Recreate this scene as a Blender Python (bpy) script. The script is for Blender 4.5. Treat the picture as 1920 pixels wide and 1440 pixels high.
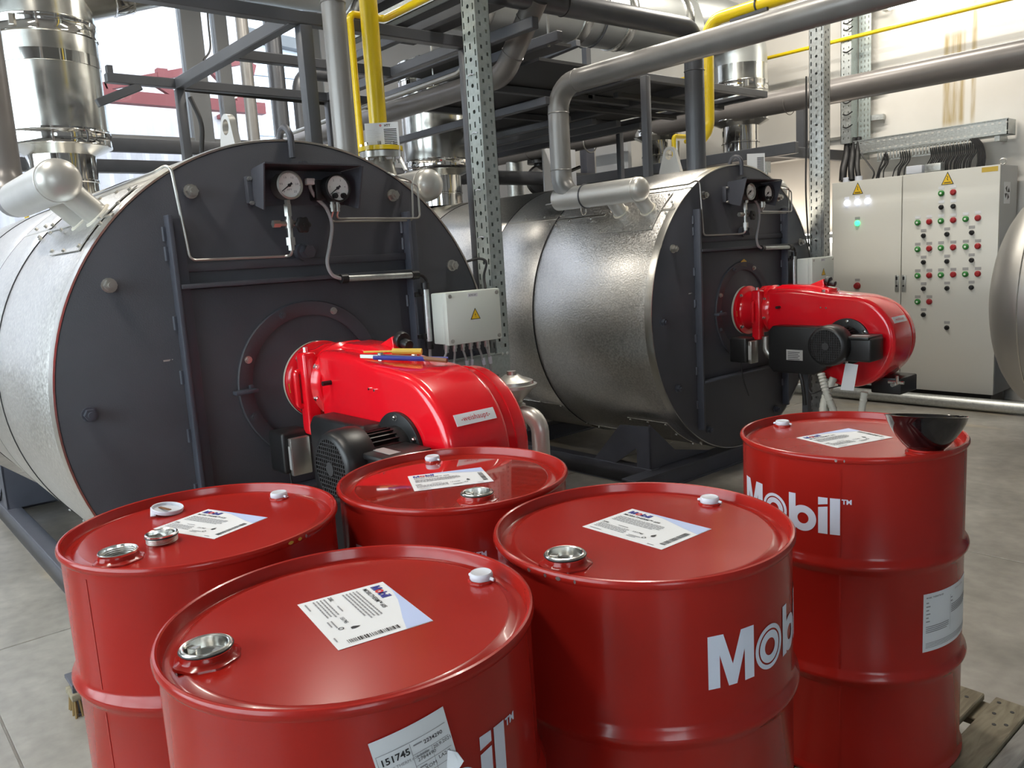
import bpy, bmesh, math, random
from mathutils import Vector, Matrix
random.seed(7)
PI = math.pi
for o in list(bpy.data.objects): bpy.data.objects.remove(o)
SC = bpy.context.scene
COL = SC.collection
# ---------------------------------------------------------------- camera, sky, lamps, exposure
cam_d = bpy.data.cameras.new('camera'); cam = bpy.data.objects.new('camera', cam_d); COL.objects.link(cam)
cam_d.sensor_width = 36.0; cam_d.lens = 1515.22 / 1920 * 36.0; cam_d.clip_end = 200
yaw, pitch, roll = math.radians(139.652), math.radians(8.991), math.radians(-3.498)
Fw = Vector((math.cos(yaw)*math.cos(pitch), math.sin(yaw)*math.cos(pitch), -math.sin(pitch)))
Rt = Vector((math.sin(yaw), -math.cos(yaw), 0)); Up = Rt.cross(Fw)
R2 = math.cos(roll)*Rt + math.sin(roll)*Up; U2 = -math.sin(roll)*Rt + math.cos(roll)*Up
cam.matrix_world = Matrix(((R2.x, U2.x, -Fw.x, 0), (R2.y, U2.y, -Fw.y, 0), (R2.z, U2.z, -Fw.z, 1.5648), (0, 0, 0, 1)))
SC.camera = cam
W = bpy.data.worlds.new('sky'); SC.world = W; W.use_nodes = True
bg = W.node_tree.nodes['Background']; bg.inputs[0].default_value = (0.86, 0.93, 1.0, 1); bg.inputs[1].default_value = 6.3
SC.view_settings.view_transform = 'Standard'; SC.view_settings.look = 'None'
SC.view_settings.gamma = 1.0; SC.view_settings.use_curve_mapping = False
SC.view_settings.exposure = 0.4
def area(name, loc, rot, sx, sy, power, col=(1, 1, 1)):
    d = bpy.data.lights.new(name, 'AREA'); d.shape = 'RECTANGLE'; d.size = sx; d.size_y = sy; d.energy = power; d.color = col
    o = bpy.data.objects.new(name, d); COL.objects.link(o); o.location = loc; o.rotation_euler = rot; return o
FILL_LAMPS = [(-6.6, 3.1), (-2.6, -0.6), (-3.0, 3.0), (-3.5, 6.5), (-4.8, 5.2), (-6.2, -0.6)]  # roof lamps added out of view to brighten the room from above
LAMP_Z = 4.86
for i, (lx, ly) in enumerate(FILL_LAMPS):
    area('lamp_light', (lx, ly, LAMP_Z - .07), (0, 0, 0), 1.5, .12, 62, (1, .93, .82))

# ---------------------------------------------------------------- materials
def mat(name, col, rough=.5, metal=0., coat=0., noise=0., nscale=8., bump=0., bscale=60., emit=0., rvar=0., spec=.5, bdist=.002, bdet=3):
    m = bpy.data.materials.new(name); m.use_nodes = True; nt = m.node_tree; b = nt.nodes['Principled BSDF']
    b.inputs['Base Color'].default_value = (*col, 1); b.inputs['Roughness'].default_value = rough; b.inputs['Metallic'].default_value = metal
    b.inputs['Coat Weight'].default_value = coat; b.inputs['Coat Roughness'].default_value = .06; b.inputs['Specular IOR Level'].default_value = spec
    tc = nt.nodes.new('ShaderNodeTexCoord')
    if noise or rvar:
        n = nt.nodes.new('ShaderNodeTexNoise'); n.inputs['Scale'].default_value = nscale; n.inputs['Detail'].default_value = 6
        nt.links.new(tc.outputs['Object'], n.inputs['Vector'])
        if noise:
            r = nt.nodes.new('ShaderNodeValToRGB'); r.color_ramp.elements[0].position = .3; r.color_ramp.elements[1].position = .7
            r.color_ramp.elements[0].color = (*[c*(1-noise) for c in col], 1); r.color_ramp.elements[1].color = (*[min(1, c*(1+noise)) for c in col], 1)
            nt.links.new(n.outputs['Fac'], r.inputs['Fac']); nt.links.new(r.outputs['Color'], b.inputs['Base Color'])
        if rvar:
            q = nt.nodes.new('ShaderNodeMapRange'); q.inputs[1].default_value = .3; q.inputs[2].default_value = .7
            q.inputs[3].default_value = max(.02, rough-rvar); q.inputs[4].default_value = rough+rvar
            nt.links.new(n.outputs['Fac'], q.inputs[0]); nt.links.new(q.outputs[0], b.inputs['Roughness'])
    if bump:
        n2 = nt.nodes.new('ShaderNodeTexNoise'); n2.inputs['Scale'].default_value = bscale; n2.inputs['Detail'].default_value = bdet
        nt.links.new(tc.outputs['Object'], n2.inputs['Vector'])
        bp = nt.nodes.new('ShaderNodeBump'); bp.inputs['Strength'].default_value = bump; bp.inputs['Distance'].default_value = bdist
        nt.links.new(n2.outputs['Fac'], bp.inputs['Height']); nt.links.new(bp.outputs['Normal'], b.inputs['Normal'])
    if emit:
        b.inputs['Emission Color'].default_value = (*col, 1); b.inputs['Emission Strength'].default_value = emit
    return m
M = {}
M['drum'] = mat('drum_red_paint', (.35, .015, .010), .22, coat=.1, spec=.35, noise=.07, nscale=3, rvar=.05)
M['burner'] = mat('burner_red_enamel', (.78, .006, .016), .2, coat=.7)
M['face'] = mat('boiler_dark_paint', (.058, .059, .071), .48, noise=.12, nscale=5, bump=.25, bscale=220, rvar=.08)
M['face2'] = mat('boiler_slate_paint', (.062, .068, .088), .45, noise=.1, nscale=5)
M['skid'] = mat('skid_slate_paint', (.085, .09, .115), .42, noise=.1, nscale=6)
M['frame'] = mat('frame_grey_paint', (.075, .078, .088), .4, noise=.12, nscale=5)
M['grate'] = mat('dark_grating', (.03, .03, .033), .5)
M['clad'] = mat('embossed_aluminium', (.7, .685, .66), .37, metal=1., bump=.3, bscale=105, rvar=.09, noise=.16, nscale=75, bdist=.003, bdet=0)  # fine colour noise stands in for the sparkle of the embossing
M['cladtrim'] = mat('aluminium_trim', (.7, .68, .63), .3, metal=1.)
M['shiny'] = mat('polished_steel', (.8, .79, .76), .07, metal=1.)
M['duct'] = mat('bright_duct_sheet', (.72, .72, .68), .2, metal=1., noise=.06, nscale=9, rvar=.05)
M['duct2'] = mat('matt_duct_sheet', (.55, .57, .56), .38, metal=.9, noise=.05, nscale=4)
M['galv'] = mat('galvanised_steel', (.5, .52, .51), .38, metal=.85, noise=.14, nscale=60, rvar=.08)
M['galvg'] = mat('galvanised_tray_steel', (.42, .47, .46), .4, metal=.6, noise=.1, nscale=70)
M['chrome'] = mat('chrome', (.82, .82, .8), .2, metal=1.)
M['steel'] = mat('dull_steel', (.5, .49, .46), .35, metal=.9)
M['silver'] = mat('silver_paint', (.56, .55, .52), .36, metal=.55, noise=.05, nscale=5)
M['pipe'] = mat('grey_pipe_paint', (.22, .213, .205), .34, metal=.25, noise=.08, nscale=5, rvar=.06)
M['pipeb'] = mat('brown_grey_pipe_paint', (.17, .157, .15), .34, metal=.15, noise=.08, nscale=5)
M['piped'] = mat('dark_pipe_paint', (.07, .073, .082), .36, metal=.15, noise=.1, nscale=5)
M['yellow'] = mat('gas_yellow_paint', (.78, .56, .008), .3, coat=.3)
M['black'] = mat('black_plastic', (.012, .012, .013), .38, noise=.1, nscale=20)
M['blackg'] = mat('glossy_black_plastic', (.006, .005, .006), .1, coat=.5)
M['grille'] = mat('fan_grille_black', (.03, .03, .032), .5)
M['rubber'] = mat('black_cable_rubber', (.012, .012, .013), .5)
M['greycable'] = mat('grey_cable', (.33, .33, .33), .45)
M['white'] = mat('white_plastic', (.6, .63, .7), .35)
M['hose'] = mat('pale_corrugated_hose', (.55, .55, .5), .5)
M['paper'] = mat('label_paper', (.74, .76, .79), .5)
M['swoosh'] = mat('label_pale_blue', (.46, .55, .82), .5)
M['ink'] = mat('black_ink', (.02, .02, .025), .6)
M['greyink'] = mat('grey_ink', (.25, .25, .27), .6)
M['blueink'] = mat('blue_ink', (.01, .02, .25), .6)
M['redink'] = mat('red_ink', (.55, .01, .02), .6)
M['logo'] = mat('white_lettering', (.72, .76, .88), .4)
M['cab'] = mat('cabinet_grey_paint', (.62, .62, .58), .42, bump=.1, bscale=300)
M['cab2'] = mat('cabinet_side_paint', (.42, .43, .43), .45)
M['box'] = mat('box_grey_enamel', (.7, .75, .69), .4)
M['dial'] = mat('gauge_dial_white', (.8, .8, .77), .35)
M['warn'] = mat('warning_yellow', (.85, .55, .02), .5)
M['gold'] = mat('amber_sticker', (.6, .42, .06), .45)
M['green'] = mat('green_button', (.03, .22, .04), .35)
M['red'] = mat('red_button', (.32, .015, .02), .35)
M['lampw'] = mat('lit_white_lamp', (.75, .8, 1.), .4, emit=6)
M['lampg'] = mat('lit_green_lamp', (.05, .9, .25), .4, emit=2.2)
M['tube'] = mat('fluorescent_tube', (1, .98, .94), .4, emit=7)
M['lampbody'] = mat('lamp_housing', (.7, .72, .75), .4)
M['rope'] = mat('white_rope_seal', (.6, .56, .47), .9, bump=.6, bscale=90)
M['redsteel'] = mat('red_primer_steel', (.17, .035, .038), .6)
M['blue'] = mat('blue_paint', (.03, .12, .3), .4)
M['bluehandle'] = mat('blue_grip', (.02, .03, .25), .4)
M['brownhandle'] = mat('brown_grip', (.18, .08, .03), .5)
M['mullion'] = mat('window_frame_grey', (.16, .165, .17), .45)
M['tank'] = mat('tank_cladding', (.38, .37, .35), .45, metal=.85, bump=.2, bscale=60)
M['sheet'] = mat('corrugated_white_sheet', (.5, .48, .52), .5, noise=.06, nscale=2)
M['paleb'] = mat('pale_blue_panel', (.62, .68, .78), .5)
M['brush'] = mat('straw_bristle', (.3, .2, .08), .8)
M['ceil'] = mat('ceiling_sheet', (.5, .5, .5), .6)
M['panel'] = mat('grey_wall_panel', (.42, .43, .45), .5, noise=.04, nscale=2)
def glass():
    m = bpy.data.materials.new('window_glass'); m.use_nodes = True; nt = m.node_tree; nt.nodes.clear()
    o = nt.nodes.new('ShaderNodeOutputMaterial'); mx = nt.nodes.new('ShaderNodeMixShader'); t = nt.nodes.new('ShaderNodeBsdfTransparent')
    g = nt.nodes.new('ShaderNodeBsdfGlossy'); g.inputs['Roughness'].default_value = .02; f = nt.nodes.new('ShaderNodeFresnel'); f.inputs[0].default_value = 1.35
    t.inputs[0].default_value = (.93, .96, .96, 1)
    nt.links.new(f.outputs[0], mx.inputs[0]); nt.links.new(t.outputs[0], mx.inputs[1]); nt.links.new(g.outputs[0], mx.inputs[2]); nt.links.new(mx.outputs[0], o.inputs[0]); return m
M['glass'] = glass()
def concrete():
    m = mat('polished_concrete', (.42, .4, .36), .3); nt = m.node_tree; b = nt.nodes['Principled BSDF']; tc = nt.nodes['Texture Coordinate']
    n1 = nt.nodes.new('ShaderNodeTexNoise'); n1.inputs['Scale'].default_value = 1.3; n1.inputs['Detail'].default_value = 9; n1.inputs['Roughness'].default_value = .62
    n2 = nt.nodes.new('ShaderNodeTexNoise'); n2.inputs['Scale'].default_value = 14; n2.inputs['Detail'].default_value = 5
    r = nt.nodes.new('ShaderNodeValToRGB'); e = r.color_ramp.elements; e[0].position = .32; e[0].color = (.21, .2, .175, 1); e[1].position = .68; e[1].color = (.37, .355, .32, 1)
    x = e.new(.5); x.color = (.29, .275, .245, 1)
    mx = nt.nodes.new('ShaderNodeMix'); mx.data_type = 'RGBA'; mx.blend_type = 'OVERLAY'; mx.inputs[0].default_value = .35
    nt.links.new(tc.outputs['Generated'], n1.inputs['Vector']) if False else nt.links.new(tc.outputs['Object'], n1.inputs['Vector'])
    nt.links.new(tc.outputs['Object'], n2.inputs['Vector']); nt.links.new(n1.outputs['Fac'], r.inputs[0])
    nt.links.new(r.outputs[0], mx.inputs[6]); nt.links.new(n2.outputs['Fac'], mx.inputs[7])
    # ochre stain patches
    n3 = nt.nodes.new('ShaderNodeTexNoise'); n3.inputs['Scale'].default_value = .9; n3.inputs['Detail'].default_value = 4
    r3 = nt.nodes.new('ShaderNodeValToRGB'); r3.color_ramp.elements[0].position = .6; r3.color_ramp.elements[1].position = .75; r3.color_ramp.elements[1].color = (.5, .5, .5, 1)
    mp = nt.nodes.new('ShaderNodeMapping'); mp.inputs['Scale'].default_value = (1, 3, 1); mp.inputs['Location'].default_value = (3.1, 1.7, 0)
    nt.links.new(tc.outputs['Object'], mp.inputs[0]); nt.links.new(mp.outputs[0], n3.inputs['Vector']); nt.links.new(n3.outputs['Fac'], r3.inputs[0])
    m2 = nt.nodes.new('ShaderNodeMix'); m2.data_type = 'RGBA'; m2.inputs[7].default_value = (.5, .38, .2, 1)
    nt.links.new(r3.outputs[0], m2.inputs[0]); nt.links.new(mx.outputs[2], m2.inputs[6]); nt.links.new(m2.outputs[2], b.inputs['Base Color'])
    bp = nt.nodes.new('ShaderNodeBump'); bp.inputs['Strength'].default_value = .12; bp.inputs['Distance'].default_value = .004
    nt.links.new(n2.outputs['Fac'], bp.inputs['Height']); nt.links.new(bp.outputs[0], b.inputs['Normal']); return m
M['floor'] = concrete()
def wallpaint():
    # painted plaster with two run-down rust stains under the lamp
    m = mat('wall_paint', (.55, .53, .48), .6, bump=.15, bscale=25); nt = m.node_tree; b = nt.nodes['Principled BSDF']; tc = nt.nodes['Texture Coordinate']
    sp = nt.nodes.new('ShaderNodeSeparateXYZ'); nt.links.new(tc.outputs['Object'], sp.inputs[0])
    def band(axis, lo, hi, soft):
        a = nt.nodes.new('ShaderNodeMapRange'); a.interpolation_type = 'SMOOTHSTEP'; a.inputs[1].default_value = lo-soft; a.inputs[2].default_value = lo+soft
        c = nt.nodes.new('ShaderNodeMapRange'); c.interpolation_type = 'SMOOTHSTEP'; c.inputs[1].default_value = hi-soft; c.inputs[2].default_value = hi+soft; c.inputs[3].default_value = 1; c.inputs[4].default_value = 0
        for q in (a, c): nt.links.new(sp.outputs[axis], q.inputs[0])
        p = nt.nodes.new('ShaderNodeMath'); p.operation = 'MULTIPLY'; nt.links.new(a.outputs[0], p.inputs[0]); nt.links.new(c.outputs[0], p.inputs[1]); return p
    def mul(a, c):
        p = nt.nodes.new('ShaderNodeMath'); p.operation = 'MULTIPLY'; nt.links.new(a.outputs[0], p.inputs[0]); nt.links.new(c.outputs[0], p.inputs[1]); return p
    nz = nt.nodes.new('ShaderNodeTexNoise'); nz.inputs['Scale'].default_value = 5; nz.inputs['Detail'].default_value = 6
    mp = nt.nodes.new('ShaderNodeMapping'); mp.inputs['Scale'].default_value = (6, 1, .5); nt.links.new(tc.outputs['Object'], mp.inputs[0]); nt.links.new(mp.outputs[0], nz.inputs['Vector'])
    s1 = mul(band(0, -3.2, -3.02, .015), band(2, 2.5, 3.3, .05)); s2 = mul(band(0, -2.965, -2.925, .01), band(2, 2.52, 3.5, .1))
    ad = nt.nodes.new('ShaderNodeMath'); ad.operation = 'MAXIMUM'; nt.links.new(s1.outputs[0], ad.inputs[0]); nt.links.new(s2.outputs[0], ad.inputs[1])
    rr = nt.nodes.new('ShaderNodeMapRange'); rr.inputs[1].default_value = .3; rr.inputs[2].default_value = .65; rr.inputs[3].default_value = .25; rr.inputs[4].default_value = 1; nt.links.new(nz.outputs['Fac'], rr.inputs[0])
    f = nt.nodes.new('ShaderNodeMath'); f.operation = 'MULTIPLY'; nt.links.new(ad.outputs[0], f.inputs[0]); nt.links.new(rr.outputs[0], f.inputs[1])
    n1 = nt.nodes.new('ShaderNodeTexNoise'); n1.inputs['Scale'].default_value = 1.5; n1.inputs['Detail'].default_value = 6; nt.links.new(tc.outputs['Object'], n1.inputs['Vector'])
    r = nt.nodes.new('ShaderNodeValToRGB'); r.color_ramp.elements[0].position = .3; r.color_ramp.elements[0].color = (.62, .6, .56, 1); r.color_ramp.elements[1].position = .7; r.color_ramp.elements[1].color = (.72, .7, .66, 1)
    nt.links.new(n1.outputs['Fac'], r.inputs[0])
    mx = nt.nodes.new('ShaderNodeMix'); mx.data_type = 'RGBA'; mx.inputs[7].default_value = (.4, .31, .16, 1)
    nt.links.new(f.outputs[0], mx.inputs[0]); nt.links.new(r.outputs[0], mx.inputs[6]); nt.links.new(mx.outputs[2], b.inputs['Base Color']); return m
M['wall'] = wallpaint()
def wood(name, c0, c1):
    m = mat(name, c0, .75); nt = m.node_tree; b = nt.nodes['Principled BSDF']; tc = nt.nodes['Texture Coordinate']
    mp = nt.nodes.new('ShaderNodeMapping'); mp.inputs['Scale'].default_value = (9, 1.2, 9); nt.links.new(tc.outputs['Object'], mp.inputs[0])
    n = nt.nodes.new('ShaderNodeTexNoise'); n.inputs['Scale'].default_value = 4; n.inputs['Detail'].default_value = 6; n.inputs['Distortion'].default_value = 1.5; nt.links.new(mp.outputs[0], n.inputs['Vector'])
    r = nt.nodes.new('ShaderNodeValToRGB'); r.color_ramp.elements[0].position = .35; r.color_ramp.elements[0].color = (*c0, 1); r.color_ramp.elements[1].position = .65; r.color_ramp.elements[1].color = (*c1, 1)
    nt.links.new(n.outputs['Fac'], r.inputs[0]); nt.links.new(r.outputs[0], b.inputs['Base Color']); return m
M['wood'] = wood('pallet_wood', (.2, .17, .115), (.32, .285, .2))
M['woodg'] = wood('weathered_grey_wood', (.25, .245, .23), (.38, .37, .35))

# ---------------------------------------------------------------- mesh builder
def basis(d):
    d = Vector(d).normalized(); a = Vector((0, 0, 1)) if abs(d.z) < .9 else Vector((1, 0, 0))
    u = d.cross(a).normalized(); return d, u, d.cross(u)
class MB:
    def __init__(s): s.v = []; s.f = []
    def add(s, vs, fs):
        n = len(s.v); s.v += [tuple(x) for x in vs]; s.f += [tuple(i+n for i in f) for f in fs]; return s
    def box(s, a, b):
        x0, y0, z0 = [min(p, q) for p, q in zip(a, b)]; x1, y1, z1 = [max(p, q) for p, q in zip(a, b)]
        return s.add([(x0,y0,z0),(x1,y0,z0),(x1,y1,z0),(x0,y1,z0),(x0,y0,z1),(x1,y0,z1),(x1,y1,z1),(x0,y1,z1)],
                     [(0,3,2,1),(4,5,6,7),(0,1,5,4),(1,2,6,5),(2,3,7,6),(3,0,4,7)])
    def beam(s, p0, p1, w, h, up=(0, 0, 1)):
        p0, p1 = Vector(p0), Vector(p1); d = (p1-p0).normalized(); sd = d.cross(Vector(up)).normalized(); u = sd.cross(d)
        vs = [p + sd*(a*w/2) + u*(c*h/2) for p in (p0, p1) for a, c in ((-1,-1),(1,-1),(1,1),(-1,1))]
        return s.add(vs, [(3,2,1,0),(4,5,6,7),(0,1,5,4),(1,2,6,5),(2,3,7,6),(3,0,4,7)])
    def rings(s, rings, closed=True, cap0=True, cap1=True):
        n = len(rings[0]); vs = [p for r in rings for p in r]; fs = []
        for i in range(len(rings)-1):
            for j in range(n if closed else n-1):
                k = (j+1) % n; fs.append((i*n+j, i*n+k, (i+1)*n+k, (i+1)*n+j))
        if closed and cap0: fs.append(tuple(range(n-1, -1, -1)))
        if closed and cap1: fs.append(tuple((len(rings)-1)*n+j for j in range(n)))
        return s.add(vs, fs)
    def cyl(s, p0, p1, r, n=20, r2=None, caps=True):
        p0, p1 = Vector(p0), Vector(p1); d, u, w = basis(p1-p0); r2 = r if r2 is None else r2
        R = [[p + (u*math.cos(2*PI*i/n) + w*math.sin(2*PI*i/n))*q for i in range(n)] for p, q in ((p0, r), (p1, r2))]
        return s.rings(R, cap0=caps, cap1=caps)
    def lathe(s, prof, org=(0, 0, 0), axis=(0, 0, 1), n=32, cap0=False, cap1=False):
        org = Vector(org); d, u, w = basis(axis)
        R = [[org + d*h + (u*math.cos(2*PI*i/n) + w*math.sin(2*PI*i/n))*max(r, .0002) for i in range(n)] for r, h in prof]
        return s.rings(R, cap0=cap0, cap1=cap1)
    def tube(s, path, r, n=12, caps=True):
        P = [Vector(p) for p in path]; R = []; u = None
        for i, p in enumerate(P):
            d = ((P[min(i+1, len(P)-1)] - p).normalized() + (p - P[max(i-1, 0)]).normalized()); d = d.normalized() if d.length > 1e-6 else Vector((0, 0, 1))
            if u is None: _, u, w = basis(d)
            else: u = (u - d*u.dot(d)).normalized(); w = d.cross(u)
            R.append([p + (u*math.cos(2*PI*k/n) + w*math.sin(2*PI*k/n))*r for k in range(n)])
        return s.rings(R, cap0=caps, cap1=caps)
    def prism(s, poly, o, u, v, d):
        o, u, v, d = Vector(o), Vector(u), Vector(v), Vector(d); n = len(poly)
        a = [o + u*x + v*y for x, y in poly]; b = [p + d for p in a]
        return s.add(a+b, [tuple(range(n-1, -1, -1)), tuple(range(n, 2*n))] + [(i, (i+1) % n, n+(i+1) % n, n+i) for i in range(n)])
    def poly(s, poly, fn):
        return s.add([fn(x, y) for x, y in poly], [tuple(range(len(poly)))])
    def torus(s, c, axis, R, r, n=32, m=10, a0=0, a1=2*PI):
        c = Vector(c); d, u, w = basis(axis); full = abs(a1-a0-2*PI) < 1e-6; rings = []
        cnt = n if full else n+1
        for i in range(cnt):
            a = a0 + (a1-a0)*i/n; q = u*math.cos(a) + w*math.sin(a)
            rings.append([c + q*(R + r*math.cos(2*PI*k/m)) + d*(r*math.sin(2*PI*k/m)) for k in range(m)])
        if full: rings.append(rings[0])
        return s.rings(rings, cap0=not full, cap1=not full)
    def xform(s, fn): s.v = [tuple(fn(Vector(p))) for p in s.v]; return s
def fillet(path, rad, seg=6):
    P = [Vector(p) for p in path]; out = [P[0]]
    for i in range(1, len(P)-1):
        a, b = (P[i-1]-P[i]), (P[i+1]-P[i]); la, lb = a.length, b.length; a.normalize(); b.normalize(); ang = a.angle(b)
        if ang > PI - .02: out.append(P[i]); continue
        t = min(rad/math.tan(ang/2), la*.49 if i > 1 else la*.98, lb*.49 if i < len(P)-2 else lb*.98); rr = t*math.tan(ang/2)
        c = P[i] + (a+b).normalized()*(rr/math.sin(ang/2)); s0 = P[i]+a*t-c; s1 = P[i]+b*t-c; tot = s0.angle(s1); ax = s0.cross(s1).normalized()
        for k in range(seg+1): out.append(c + Matrix.Rotation(tot*k/seg, 3, ax) @ s0)
    out.append(P[-1]); return out
def smooth_path(pts, n=6):
    P = [Vector(p) for p in pts]; P = [P[0]*2-P[1]] + P + [P[-1]*2-P[-2]]; out = []
    for i in range(1, len(P)-2):
        for k in range(n):
            t = k/n; out.append(.5*((2*P[i]) + (P[i+1]-P[i-1])*t + (2*P[i-1]-5*P[i]+4*P[i+1]-P[i+2])*t*t + (3*P[i]-P[i-1]-3*P[i+1]+P[i+2])*t**3))
    out.append(P[-2]); return out
def wpos(o):
    v = Vector((0, 0, 0))
    while o: v += o.location; o = o.parent
    return v
def obj(name, mb, m, parent=None, bev=0, seg=2, ang=35, label=None, smooth=True):
    off = wpos(parent) if parent else Vector((0, 0, 0))
    me = bpy.data.meshes.new(name); me.from_pydata([(x-off.x, y-off.y, z-off.z) for x, y, z in mb.v], [], mb.f)
    b = bmesh.new(); b.from_mesh(me); bmesh.ops.remove_doubles(b, verts=b.verts, dist=1e-5)
    bmesh.ops.recalc_face_normals(b, faces=b.faces)
    if bev:
        ed = [e for e in b.edges if len(e.link_faces) == 2 and e.calc_face_angle(0) > math.radians(40)]
        bmesh.ops.bevel(b, geom=ed, offset=bev, segments=seg, affect='EDGES', profile=.5, clamp_overlap=True)
    b.to_mesh(me); b.free()
    if smooth:
        me.polygons.foreach_set('use_smooth', [True]*len(me.polygons)); me.set_sharp_from_angle(angle=math.radians(ang))
    me.materials.append(M[m] if isinstance(m, str) else m)
    o = bpy.data.objects.new(name, me); COL.objects.link(o)
    if parent: o.parent = parent
    if label: o['label'] = label
    return o
def tag(o, label, cat, group=None):
    o['label'] = label; o['category'] = cat
    if group: o['group'] = group
    return o
def thing(name, label, cat, loc, group=None):
    o = bpy.data.objects.new(name, None); COL.objects.link(o); o.location = loc; o.empty_display_size = .05
    return tag(o, label, cat, group)
def struct(o): o['kind'] = 'structure'; return o
def stuff(o): o['kind'] = 'stuff'; return o
def dup(r, d, label=None):
    c = r.copy(); COL.objects.link(c); c.location = r.location + Vector(d)
    if label: c['label'] = label
    def kids(a, b):
        for ch in list(a.children):
            k = ch.copy(); COL.objects.link(k); k.parent = b; kids(ch, k)
    kids(r, c); return c
_tc = {}
def text2d(s, size, bold=0., align='LEFT'):
    k = (s, size, bold, align)
    if k not in _tc:
        cu = bpy.data.curves.new('t', 'FONT'); cu.body = s; cu.size = size; cu.offset = bold; cu.resolution_u = 2; cu.align_x = align
        ob = bpy.data.objects.new('t', cu); COL.objects.link(ob); bpy.context.view_layer.update()
        me = ob.evaluated_get(bpy.context.evaluated_depsgraph_get()).to_mesh()
        _tc[k] = ([(v.co.x, v.co.y) for v in me.vertices], [tuple(p.vertices) for p in me.polygons])
        bpy.data.objects.remove(ob); bpy.data.curves.remove(cu)
    return _tc[k]
def put_text(mb, s, size, fn, x=0, y=0, bold=0., align='LEFT'):
    v, f = text2d(s, size, bold, align); return mb.add([fn(a+x, b+y) for a, b in v], f)
def rect(x0, y0, x1, y1): return [(x0, y0), (x1, y0), (x1, y1), (x0, y1)]
def ringpoly(mb, cx, cy, r0, r1, fn, n=40, a0=0, a1=2*PI):
    for i in range(n):
        a, b = a0+(a1-a0)*i/n, a0+(a1-a0)*(i+1)/n
        mb.poly([(cx+r1*math.cos(a), cy+r1*math.sin(a)), (cx+r1*math.cos(b), cy+r1*math.sin(b)), (cx+r0*math.cos(b), cy+r0*math.sin(b)), (cx+r0*math.cos(a), cy+r0*math.sin(a))], fn)
def strip(mb, x0, y0, x1, y1, fn, n=6):
    for i in range(n):
        a, b = x0+(x1-x0)*i/n, x0+(x1-x0)*(i+1)/n; mb.poly(rect(a, y0, b, y1), fn)
def wordmark(mb, fn, h, skip_o=False):
    g = lambda x, y: fn(x*h, y*h)
    mb.poly([(0,0),(.23,0),(.23,.62),(0,.62)], g); mb.poly([(0,.62),(.23,.62),(.31,1),(0,1)], g)
    mb.poly([(.23,.62),(.41,0),(.5,0),(.5,.4),(.31,1)], g); mb.poly([(.5,0),(.59,0),(.77,.62),(.69,1),(.5,.4)], g)
    mb.poly([(.77,0),(1,0),(1,.62),(.77,.62)], g); mb.poly([(.77,.62),(1,.62),(1,1),(.69,1)], g)
    if not skip_o:
        ringpoly(mb, 1.47, .42, .345, .43, g); ringpoly(mb, 1.47, .42, .165, .31, g)
    strip(mb, 1.97, 0, 2.17, 1.0, g, 2); ringpoly(mb, 2.38, .345, .155, .36, g)
    mb.poly([(2.79,0),(3.03,0),(3.03,.76),(2.79,.72)], g); mb.poly([(2.79,.79),(3.03,.83),(3.03,1),(2.79,1)], g)
    strip(mb, 3.09, 0, 3.34, 1, g, 2)
def logo_o(mb, fn, h):
    g = lambda x, y: fn(x*h, y*h); ringpoly(mb, 1.47, .42, .2, .43, g, 24)
def hexnut(mb, p, axis, r, h):
    d, u, w = basis(axis); p = Vector(p); mb.cyl(p, p+d*h*.25, r*1.25, 14); mb.cyl(p+d*h*.25, p+d*h, r, 6); mb.cyl(p+d*h, p+d*h*1.35, r*.55, 10)
# ---------------------------------------------------------------- room shell
XL, XR, YN, YF, ZC = -9.0, 5.2, -5.2, 8.1, 5.2
fl = struct(obj('floor', MB().box((XL-.2, YN-.2, -.3), (XR+.2, YF+.2, -.012)), 'floor'))
gx = [XL, -7.82, -4.035, -.25, 3.53, XR]; gy = [YN, -3.51, .3, 4.11, YF]
for i in range(5):
    for j in range(4):
        obj('slab', MB().box((gx[i]+.004, gy[j]+.004, -.05), (gx[i+1]-.004, gy[j+1]-.004, 0)), 'floor', fl, bev=.002, seg=1)
struct(obj('ceiling', MB().box((XL-.2, YN-.2, ZC), (XR+.2, YF+.2, ZC+.2)), 'ceil'))
struct(obj('wall_back', MB().box((XL-.2, YF, -.3), (XR+.2, YF+.2, ZC)), 'wall'))
def wall_hole(name, axis, pos, th, a0, a1, h0, h1, z0, z1, m):
    mb = MB()
    def bx(p, q, r, s):
        if axis == 'x': mb.box((pos, p, r), (pos-th, q, s))
        else: mb.box((p, pos, r), (q, pos-th, s))
    bx(a0, h0, -.3, ZC); bx(h1, a1, -.3, ZC); bx(h0, h1, -.3, z0); bx(h0, h1, z1, ZC)
    return struct(obj(name, mb, m))
wall_hole('wall_left', 'x', XL, .2, YN, YF, -2.6, 5.0, .9, 5.0, 'panel')
wall_hole('wall_right', 'x', XR+.2, .2, YN, YF, -4., -1.4, 1.2, 3.6, 'panel')  # opening for the added fill window
wall_hole('wall_front', 'y', YN, .2, XL, XR, -8., 1., .9, 4.6, 'panel')
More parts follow.
